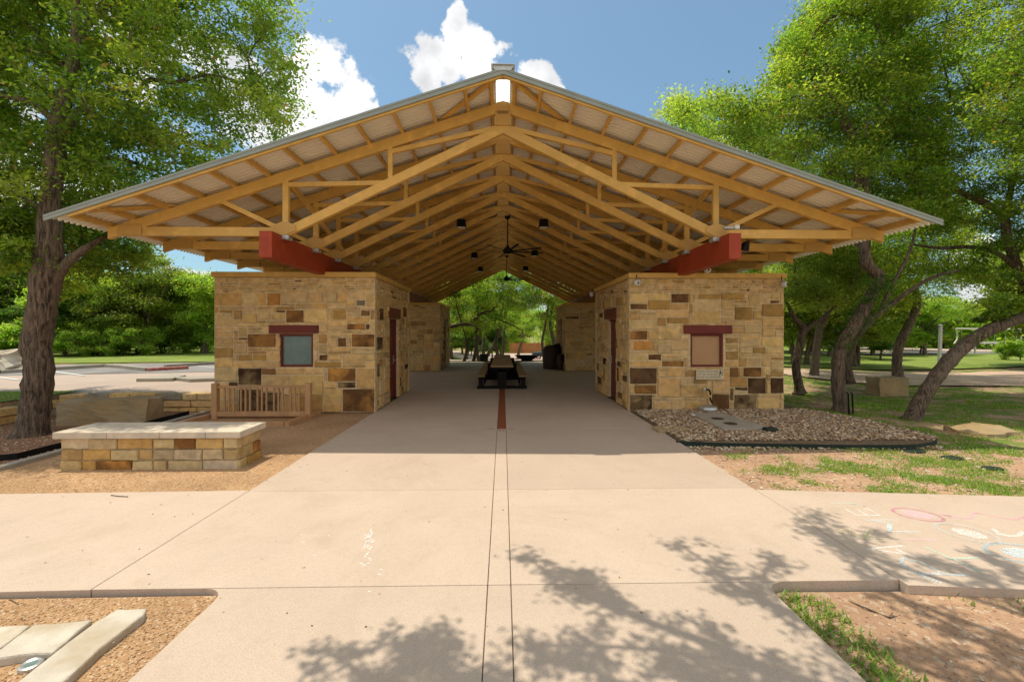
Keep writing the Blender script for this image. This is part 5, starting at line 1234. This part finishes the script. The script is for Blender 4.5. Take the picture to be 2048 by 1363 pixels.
# --- oaks at the right
def right_oaks():
    q = P
    A = [(1310, 245), (1330, 205), (1350, 190), (1395, 188), (1440, 198), (1470, 175), (1500, 215), (1530, 190), (1548, 130), (1590, 60), (1625, 25), (1690, -10), (1700, -250), (2500, -250), (2500, 300), (2200, 480), (2000, 480), (1850, 450), (1700, 430), (1600, 400), (1450, 330), (1380, 290)]
    # S-shaped ivied oak
    t1 = [q(1683, 826, 9.8), q(1678, 790, 9.8), q(1676, 750, 9.8), q(1681, 697, 9.8), q(1706, 655, 9.8), q(1731, 613, 9.8), q(1750, 575, 9.8), q(1757, 552, 9.8), q(1734, 527, 9.8), q(1730, 490, 9.8), q(1738, 440, 9.8), q(1725, 350, 10), q(1690, 260, 10), q(1660, 160, 10)]
    b1 = [q(1708, 655, 9.8), q(1755, 628, 9.8), q(1807, 590, 9.9), q(1864, 555, 10), q(1920, 540, 10.2)]
    b2 = [q(1738, 440, 9.8), q(1710, 345, 9.9), q(1740, 320, 9.9), q(1700, 255, 9.9), q(1690, 200, 9.9)]
    b3 = [q(1733, 500, 9.8), q(1680, 470, 10.2), q(1600, 450, 10.8), q(1520, 380, 11.5)]
    b4 = [q(1760, 620, 9.9), q(1790, 560, 9.9), q(1820, 500, 10), q(1835, 440, 10.2)]
    C, Rc = px_clumps([(1320, 235), (1350, 190), (1440, 190), (1500, 205), (1550, 120), (1620, 20), (1800, -200), (1880, 200), (1900, 430), (1700, 440), (1500, 360)], 720, 9.2, 13.5, .22, .42, 11)
    make_tree('oak_tree', G(1683, 824), [(t1, [.20, .17, .165, .16, .17, .165, .15, .15, .14, .13, .12, .1, .07, .04]), (b1, [.08, .07, .06, .05, .03]), (b2, [.08, .07, .06, .05, .03]), (b3, [.08, .06, .05, .03]), (b4, [.05, .045, .04, .02])], C, Rc, 220, .080, 'oak', 'S shaped oak with an ivied trunk rising beside the river rock bed', seed=12)
    # ivy on that trunk: a part of the tree's look, a plant of its own
    r = random.Random(2); sp = spline(t1[3:8], 8); Ci = [(p+Vector((r.uniform(-.22, .22), r.uniform(-.2, .2), r.uniform(-.05, .05))))[:] for p in sp for _ in range(2)]
    o = leaves('climbing_ivy', np.array(Ci), np.full(len(Ci), .13), 60, .05, 'dark', None, 5); tag(o, 'dark ivy climbing the S shaped trunk', 'ivy')
    # leaning oak
    t2 = [q(1824, 843, 8.9), q(1838, 808, 8.9), q(1864, 766, 8.9), q(1905, 714, 8.9), q(1950, 676, 8.9), q(1998, 651, 8.9), q(2048, 634, 8.9), q(2140, 610, 8.9), q(2230, 540, 8.8), q(2280, 420, 8.8), q(2290, 280, 8.8)]
    c2 = [q(2230, 540, 8.8), q(2350, 500, 8.5), q(2450, 400, 8.3)]
    C, Rc = px_clumps([(1960, -250), (2500, -250), (2550, 500), (2300, 560), (2150, 480), (2060, 380), (1950, 260)], 320, 7.2, 10.0, .2, .4, 13)
    C2, R2 = px_clumps([(1960, 560), (2048, 520), (2200, 520), (2200, 600), (2060, 625), (1990, 640)], 16, 8.2, 9.6, .14, .22, 14)
    C3, R3 = px_clumps([(1925, 672), (1950, 640), (2000, 620), (2040, 600), (2035, 625), (1980, 652), (1940, 680)], 14, 8.75, 9.0, .07, .13, 15)
    make_tree('oak_tree', G(1828, 840), [(t2, [.20, .185, .18, .18, .17, .16, .15, .14, .12, .1, .05]), (c2, [.09, .06, .03])], C+C2+C3, Rc+R2+R3, 240, .072, 'oak', 'oak leaning hard to the right out of the frame', seed=14)
    # oak with the arching limb
    t6 = [q(2190, 790, 11), q(2150, 700, 11), q(2090, 620, 11), q(2045, 555, 11), q(2015, 480, 11), q(2000, 425, 11), q(1900, 376, 11), q(1843, 366, 11), q(1791, 352, 11), q(1750, 330, 11)]
    u6 = [q(2040, 545, 11), q(1998, 508, 11), q(1941, 494, 11), q(1880, 496, 11), q(1820, 488, 11.2)]
    v6 = [q(2010, 450, 11), q(2030, 330, 11), q(2060, 200, 11), q(2080, 60, 11), q(2080, -100, 11)]
    w6 = [q(1900, 376, 11), q(1880, 300, 11), q(1900, 200, 11.2), q(1880, 100, 11.3)]
    C, Rc = px_clumps([(1780, -250), (2300, -250), (2350, 440), (2120, 520), (1980, 470), (1850, 470), (1800, 400), (1760, 200)], 560, 9.6, 13.2, .22, .42, 16)
    C2, R2 = px_clumps([(1950, 560), (2060, 540), (2060, 470), (1990, 480), (1900, 500), (1850, 540)], 14, 10.5, 11.8, .16, .26, 17)
    make_tree('oak_tree', G(2190, 792), [(t6, [.24, .22, .20, .19, .17, .15, .12, .1, .08, .04]), (u6, [.11, .10, .085, .07, .04]), (v6, [.12, .1, .08, .06, .03]), (w6, [.07, .06, .04, .03])], C+C2, Rc+R2, 220, .080, 'oak', 'oak beyond the right edge with a long limb arching in over the lawn', seed=18)
    # slender oak beside the block
    t3 = [q(1796, 757, 16.3), q(1794, 720, 16.3), q(1800, 685, 16.3), q(1818, 648, 16.3), q(1834, 610, 16.3), q(1832, 570, 16.3), q(1850, 520, 16.5), q(1840, 440, 16.5)]
    C, Rc = px_clumps([(1700, 400), (1960, 400), (1990, 540), (1900, 590), (1860, 560), (1800, 590), (1720, 560)], 120, 15, 19, .35, .65, 21)
    C2, R2 = px_clumps([(1775, 590), (1815, 590), (1805, 680), (1765, 670)], 8, 16.4, 16.9, .2, .35, 22)
    make_tree('oak_tree', G(1797, 757), [(t3, [.24, .21, .20, .19, .17, .14, .1, .05])], C+C2, Rc+R2, 330, .10, 'oak', 'oak with a leaning grey trunk behind the pale square block', seed=22)
    # two small oaks near the building corner
    t4 = [q(1600, 786, 12.6), q(1596, 760, 12.6), q(1592, 730, 12.6), q(1602, 680, 12.6), q(1606, 655, 12.6), q(1592, 640, 12.6), q(1570, 600, 12.8)]
    d4 = [q(1603, 672, 12.6), q(1622, 650, 12.7), q(1650, 632, 12.8), q(1680, 600, 13)]
    C, Rc = px_clumps([(1560, 460), (1700, 440), (1740, 560), (1700, 620), (1640, 600), (1575, 620)], 130, 12.0, 15.5, .25, .45, 23)
    make_tree('oak_tree', G(1600, 786), [(t4, [.16, .14, .13, .13, .12, .09, .04]), (d4, [.08, .07, .05, .03])], C, Rc, 340, .085, 'olive', 'crooked small oak nearest the right room corner', seed=24)
    t5 = [q(1628, 755, 17), q(1631, 720, 17), q(1634, 690, 17), q(1640, 655, 17), q(1655, 620, 17), q(1640, 560, 17.4)]
    C, Rc = px_clumps([(1570, 430), (1790, 430), (1790, 600), (1720, 610), (1640, 600), (1580, 630)], 130, 16, 20, .35, .65, 25)
    make_tree('oak_tree', G(1628, 755), [(t5, [.2, .17, .16, .15, .12, .06])], C, Rc, 320, .105, 'oak', 'straight trunked oak standing behind the crooked small one', seed=26)
    t7 = [q(1697, 766, 13.6), q(1694, 720, 13.6), q(1708, 680, 13.6), q(1725, 660, 13.6), q(1745, 640, 13.8), q(1775, 600, 14)]
    C, Rc = px_clumps([(1680, 470), (1850, 450), (1840, 600), (1780, 600)], 30, 13.2, 15.5, .3, .5, 27)
    make_tree('oak_tree', G(1697, 768), [(t7, [.19, .17, .15, .12, .09, .04])], C, Rc, 330, .09, 'oak', 'grey oak directly behind the S shaped ivied one', seed=28)
right_oaks()

# --- oak over the photographer: outside the frame, its shade falls on the walkway
def shade_oak():
    root = Vector((6.8, -2.4, -.05)); fork = Vector((5.2, -.9, 4.3))
    limbs = [([root, Vector((6.6, -2.1, 1.6)), Vector((6.1, -1.6, 3.2)), fork], [.3, .26, .22, .18])]
    def up(x, y, extra=.35):           # the twig whose shade falls at photo pixel (x, y), just above the picture
        g = G(x, y); k = 4
        for _ in range(6): k = CAMZ+.775*(g.y+.124*k)+extra
        return Vector((g.x-.25*k, g.y+.124*k, k))
    fr = [([(1640, 1420), (1560, 1350), (1440, 1290), (1300, 1240), (1190, 1190), (1110, 1150), (1045, 1110)], .30),
          ([(1560, 1350), (1450, 1320), (1320, 1300), (1180, 1290), (1070, 1290)], .26),
          ([(1850, 1400), (1720, 1310), (1600, 1240), (1500, 1190), (1420, 1130), (1350, 1080)], .24), ([(1500, 1190), (1530, 1150), (1540, 1110)], .14), ([(1190, 1200), (1170, 1170), (1165, 1140)], .13),
          ([(2060, 1300), (1900, 1230), (1780, 1170), (1700, 1100), (1650, 1050), (1620, 1025)], .26), ([(1700, 1100), (1660, 1080), (1590, 1050)], .16), ([(1780, 1170), (1730, 1110), (1740, 1060)], .16),
          ([(2120, 1230), (2000, 1170), (1900, 1130), (1820, 1115)], .2), ([(2120, 1180), (2020, 1140), (1960, 1110)], .15),
          ([(2100, 1380), (1980, 1330), (1850, 1290), (1720, 1260)], .3), ([(2100, 1330), (1980, 1270), (1880, 1240)], .25),
          ([(1100, 1420), (1000, 1380), (900, 1340), (840, 1310), (800, 1285)], .26), ([(900, 1400), (780, 1370), (700, 1330), (650, 1300)], .22), ([(840, 1320), (870, 1290), (850, 1270)], .12),
          ([(1300, 1420), (1220, 1360), (1150, 1320), (1080, 1310)], .28), ([(1480, 1400), (1400, 1350), (1330, 1320)], .28)]
    r = random.Random(31); C = []; Rc = []
    for pts, w in fr:
        q = [up(*p) for p in pts]; n = len(q); q0 = q[0]+(fork-q[0])*.35+Vector((0, 0, .5))
        limbs.append(([fork, q0]+q, [.07, .035]+[.026-.018*i/n for i in range(n)]))
        sp = spline(q, 5)
        for i, p in enumerate(sp):
            f = i/len(sp); wd = w*(.9-.45*f)
            for _ in range(3):
                if r.random() < .35: continue
                C.append((p.x+r.gauss(0, wd*.62), p.y+r.gauss(0, wd*.42), p.z+abs(r.gauss(0, .12)))); Rc.append(r.uniform(.045, .10)+.03*w)
    for _ in range(70): C.append((r.uniform(4.2, 9), r.uniform(-5, .2), r.uniform(5.0, 8.5))); Rc.append(.4)
    make_tree('oak_tree', root, limbs, C, Rc, 20, .06, 'oak', 'oak behind the photographer whose leaves shade the near walkway', seed=33, rtip=.003)
shade_oak()

# --- background trees: five built kinds, placed again and again
def proto(kind, seed, h, w, pal, ls, n, per, trunk_r, low=.3, multi=1):
    r = random.Random(seed); limbs = []
    for k in range(multi):
        a = r.uniform(0, 6.28); lean = r.uniform(.05, .25)*h; x0 = .3*math.cos(a)*(multi > 1); y0 = .3*math.sin(a)*(multi > 1)
        pts = [Vector((x0, y0, -.1)), Vector((x0+lean*.15*math.cos(a), y0+lean*.15*math.sin(a), h*.2)), Vector((x0+lean*.5*math.cos(a)+r.uniform(-.2, .2), y0+lean*.5*math.sin(a), h*.42)), Vector((x0+lean*math.cos(a), y0+lean*math.sin(a), h*.7))]
        limbs.append((pts, [trunk_r, trunk_r*.8, trunk_r*.6, trunk_r*.25]))
    for k in range(5):
        a = k*1.26+r.uniform(-.3, .3); z = h*r.uniform(.28, .4); limbs.append(([Vector((0, 0, z)), Vector((w*.35*math.cos(a), w*.35*math.sin(a), z+h*.12)), Vector((w*.7*math.cos(a), w*.7*math.sin(a), z+h*.22))], [trunk_r*.45, trunk_r*.3, trunk_r*.1]))
    C = []; Rc = []
    lobes = [(r.uniform(-.45, .45)*w, r.uniform(-.45, .45)*w, h*r.uniform(low+.12, .85), r.uniform(.35, .6)*w) for _ in range(9)]
    while len(C) < n:
        L = r.choice(lobes); v = Vector([r.gauss(0, 1) for _ in range(3)]).normalized()*L[3]*r.uniform(.55, 1.0); p = Vector((L[0], L[1], L[2]))+Vector((v.x, v.y, v.z*.65))
        if p.z < h*low or p.z > h*1.02: continue
        C.append(p[:]); Rc.append(w*r.uniform(.10, .17))
    t = make_tree(kind, Vector((0, 0, 0)), limbs, C, Rc, per, ls, pal, None, None, None, seed, .012)
    return t
PROT = {'a': proto('oak_tree', 101, 7.5, 3.6, 'bright', .17, 210, 240, .17, .10), 'b': proto('oak_tree', 102, 6.5, 3.4, 'olive', .17, 200, 240, .15, .14, 2),
        'c': proto('oak_tree', 103, 8.5, 3.8, 'oak', .18, 220, 240, .18, .14), 'd': proto('cedar_tree', 104, 6.0, 2.6, 'dark', .15, 180, 240, .12, .03), 'e': proto('shrub', 105, 2.0, 1.5, 'bright', .10, 60, 220, .05, .08)}
used = set()
def place(k, x, y, s, rot, label, group=None, cat='tree', sz=None):
    p = PROT[k]
    o = p if k not in used else copy_tree(p); used.add(k)
    o.location = (x, y, gz(x, y)-(.3*s if k == 'e' else 0)); o.rotation_euler = (0, 0, rot); o.scale = (s, s, sz or s)
    tag(o, label, cat, group)
    if not group and 'group' in o: del o['group']
    return o
def background():
    r = random.Random(77)
    # single trees one can point to: (kind, photo x, depth, scale, label)
    L = [('b', 285, 26, .95, 'oak with a slanting dark trunk at the far side of the left lawn'), ('d', 345, 30, .62, 'low dark bushy tree beside the left room on the lawn'), ('a', 410, 27, .78, 'pale green tree showing at the left room corner'),
         ('a', 180, 25, .80, 'pale tree behind the big oak trunk on its right'), ('c', 20, 27, .85, 'tall tree at the left frame edge beyond the boulder'), ('a', 100, 31, .9, 'tree behind the big oak trunk beyond the parking lot'),
         ('a', 330, 44, 1.0, 'rounded pale tree on the skyline left of the left room'), ('d', 130, 24, .55, 'dark cedar low behind the big oak trunk'), ('d', 240, 27, .5, 'low dark cedar on the left lawn between two oaks')]
    for k, x, d, s, lb in L:
        v = camdir(x, 663)*d; place(k, v.x, v.y, s, r.uniform(0, 6), lb)
    for i, (k, x, d, s) in enumerate([('c', -100, 26, .9), ('b', -230, 28, 1.0), ('a', -330, 25, 1.0), ('c', -60, 36, 1.0), ('a', 230, 38, .85), ('c', 60, 42, 1.1), ('b', 170, 46, 1.0), ('a', 420, 48, .9), ('a', 480, 34, .8), ('d', 60, 24.5, .55), ('d', -30, 24, .6), ('d', 195, 25, .4), ('d', 160, 27, .45), ('d', 215, 29, .5), ('b', 255, 31, .8), ('a', 380, 36, .8), ('d', 310, 33, .5)]):
        v = camdir(x, 663)*d; place(k, v.x, v.y, s, r.uniform(0, 6), 'leafy tree in the wood beyond the left lawn', 'trees of the wood beyond the left lawn')
    for i, (k, x, d, s) in enumerate([('b', 1600, 24, .9), ('a', 1660, 30, .9), ('b', 1715, 23, .8), ('a', 1850, 33, .75), ('c', 1780, 40, .9), ('d', 1760, 27, .5), ('d', 1840, 34, .6), ('b', 1700, 42, 1), ('a', 1640, 46, 1.1), ('b', 1590, 34, 1.0), ('b', 2120, 20, 1.0), ('a', 1560, 28, .9), ('c', 1530, 38, 1.0), ('a', 1890, 44, .8), ('b', 1625, 38, .9), ('c', 1745, 33, .8), ('a', 1810, 48, .9), ('b', 1950, 52, .9), ('d', 1680, 36, .55), ('a', 2010, 46, .8)]):
        v = camdir(x, 663)*d; place(k, v.x, v.y, s, r.uniform(0, 6), 'leafy tree standing on the field beyond the right oaks', 'trees on the field beyond the right oaks')
    for x, d, s in ((135, 23.5, 1.0), (172, 23.8, 1.2), (210, 24.3, 1.0), (248, 24.6, 1.1), (20, 23.2, 1.2), (330, 27, 1.2), (372, 27.5, 1.1), (400, 28, 1.2), (-40, 23, 1.2)):
        v = camdir(x, 663)*d; place('e', v.x, v.y, s, r.uniform(0, 6), 'bushy green shrub at the foot of the wood beyond the left lawn', 'shrubs along the left lawn', 'shrub')
    v = camdir(2040, 663)*25; place('e', v.x, v.y, .7, 1, 'round bright shrub at the edge of the sand court', None, 'shrub')
    for i, (k, x, d, s) in enumerate([('d', 935, 44, .9), ('d', 905, 46, 1.0), ('d', 985, 47, .8), ('c', 900, 50, 1.2), ('a', 1150, 80, 1.3), ('a', 1040, 80, 1.1), ('c', 960, 84, 1.5), ('a', 1095, 84, 1.3), ('b', 1010, 90, 1.6), ('c', 1130, 60, 1.1), ('c', 860, 60, 1.5), ('b', 930, 66, 1.2), ('c', 1180, 44, 1.2), ('e', 1150, 50, .9), ('a', 1000, 56, .9)]):
        v = camdir(x, 663)*d; place(k, v.x, v.y, s, r.uniform(0, 6), 'leafy tree far behind the shelter beyond the plaza', 'trees far behind the shelter', 'tree' if k != 'e' else 'shrub')
    # slim trunks right behind the shelter, sharing high crowns
    T = [(928, 735, 27, (4, -60), .15, 'slim leaning trunk nearest the rear left room, with the arching limb'), (947, 733, 27.5, (6, -80), .17, 'second slim trunk right of the basketball hoop'), (958, 734, 29, (2, -70), .2, 'darker slim trunk beside the green utility box'),
         (968, 730, 31, (34, -75), .22, 'trunk forking and leaning right behind the picnic tables'), (997, 728, 30, (4, -90), .2, 'upright trunk rising over the picnic tabletop'), (1005, 727, 33, (6, -85), .17, 'dark upright trunk just right of the tabletop trunk'),
         (1089, 728, 32, (2, -80), .18, 'dark upright trunk left of the litter barrel'), (1103, 728, 33, (-3, -80), .28, 'stout trunk above the litter barrel'), (1035, 706, 52, (10, -30), .3, 'small pale leaning trunk before the cedar fence')]
    for k, (x, y, d, top, rad, lb) in enumerate(T):
        v = camdir(x, 663)*d; z0 = gz(v.x, v.y); b = Vector((v.x, v.y, z0)); tp = P(x+top[0], y+top[1], d); mid = b.lerp(tp, .5)+Vector((r.uniform(-.25, .25), 0, 0))
        t2 = tp+Vector((r.uniform(-.6, .6), 0, 1.6)); lim = [([b, mid, tp, t2, t2+Vector((r.uniform(-.8, .8), .3, 1.5))], [rad*.6, rad*.52, rad*.45, rad*.3, rad*.12])]
        if k == 0: lim.append(([P(932, 690, 27), P(955, 655, 26.6), P(930, 648, 26.2), P(905, 652, 26), P(880, 655, 26)], [.07, .09, .1, .12, .12])); lim.append(([P(940, 648, 26.4), P(965, 625, 26.4), P(985, 620, 26.4), P(1005, 590, 26.4)], [.09, .07, .06, .03])); lim.append(([P(965, 625, 26.4), P(1000, 640, 26.6), P(1030, 652, 27), P(1045, 662, 27)], [.06, .05, .04, .02]))
        if k == 3: lim.append(([b, b.lerp(P(965, 660, 31), .5), P(972, 645, 31)], [rad*.7, rad*.5, rad*.3]))
        C = []; Rc = []
        for _ in range(36):
            C.append((t2.x+r.gauss(0, 1.5), t2.y+r.gauss(0, 1.3), max(tp.z-.4, t2.z+r.gauss(.7, 1.3)))); Rc.append(r.uniform(.35, .6))
        make_tree('oak_tree', b, lim, C, Rc, 260, .13, ['olive', 'oak', 'bright'][k % 3], lb, 'tree', None, 200+k, .01)
    # far wood as one mass
    rr = np.random.default_rng(9); C = []
    for _ in range(2600):
        a = rr.uniform(-1.15, 1.15); d = rr.uniform(95, 125); x = d*math.sin(a)*1.2; y = d*math.cos(a); 
        C.append((x, y, gz(x, y)+rr.uniform(0, 7.0)+1.5*math.sin(a*23)+1.2*math.sin(a*51)))
    for _ in range(900):
        a = rr.uniform(-1.3, -.36); d = rr.uniform(50, 60); C.append((d*math.sin(a), d*math.cos(a), rr.uniform(.2, 4.5)+1.0*math.sin(a*31)))
    for _ in range(700):
        a = rr.uniform(.50, 1.2); d = rr.uniform(62, 70); C.append((d*math.sin(a), d*math.cos(a), rr.uniform(.2, 3.6)+.8*math.sin(a*37)))
    C = np.array(C); o = leaves('treeline', C, np.full(len(C), 2.2), 60, .5, 'bright', None, 8); tag(o, 'distant wood closing the horizon', kind='stuff')
background()
for k in list(PROT):
    if k not in used: raise RuntimeError(k)
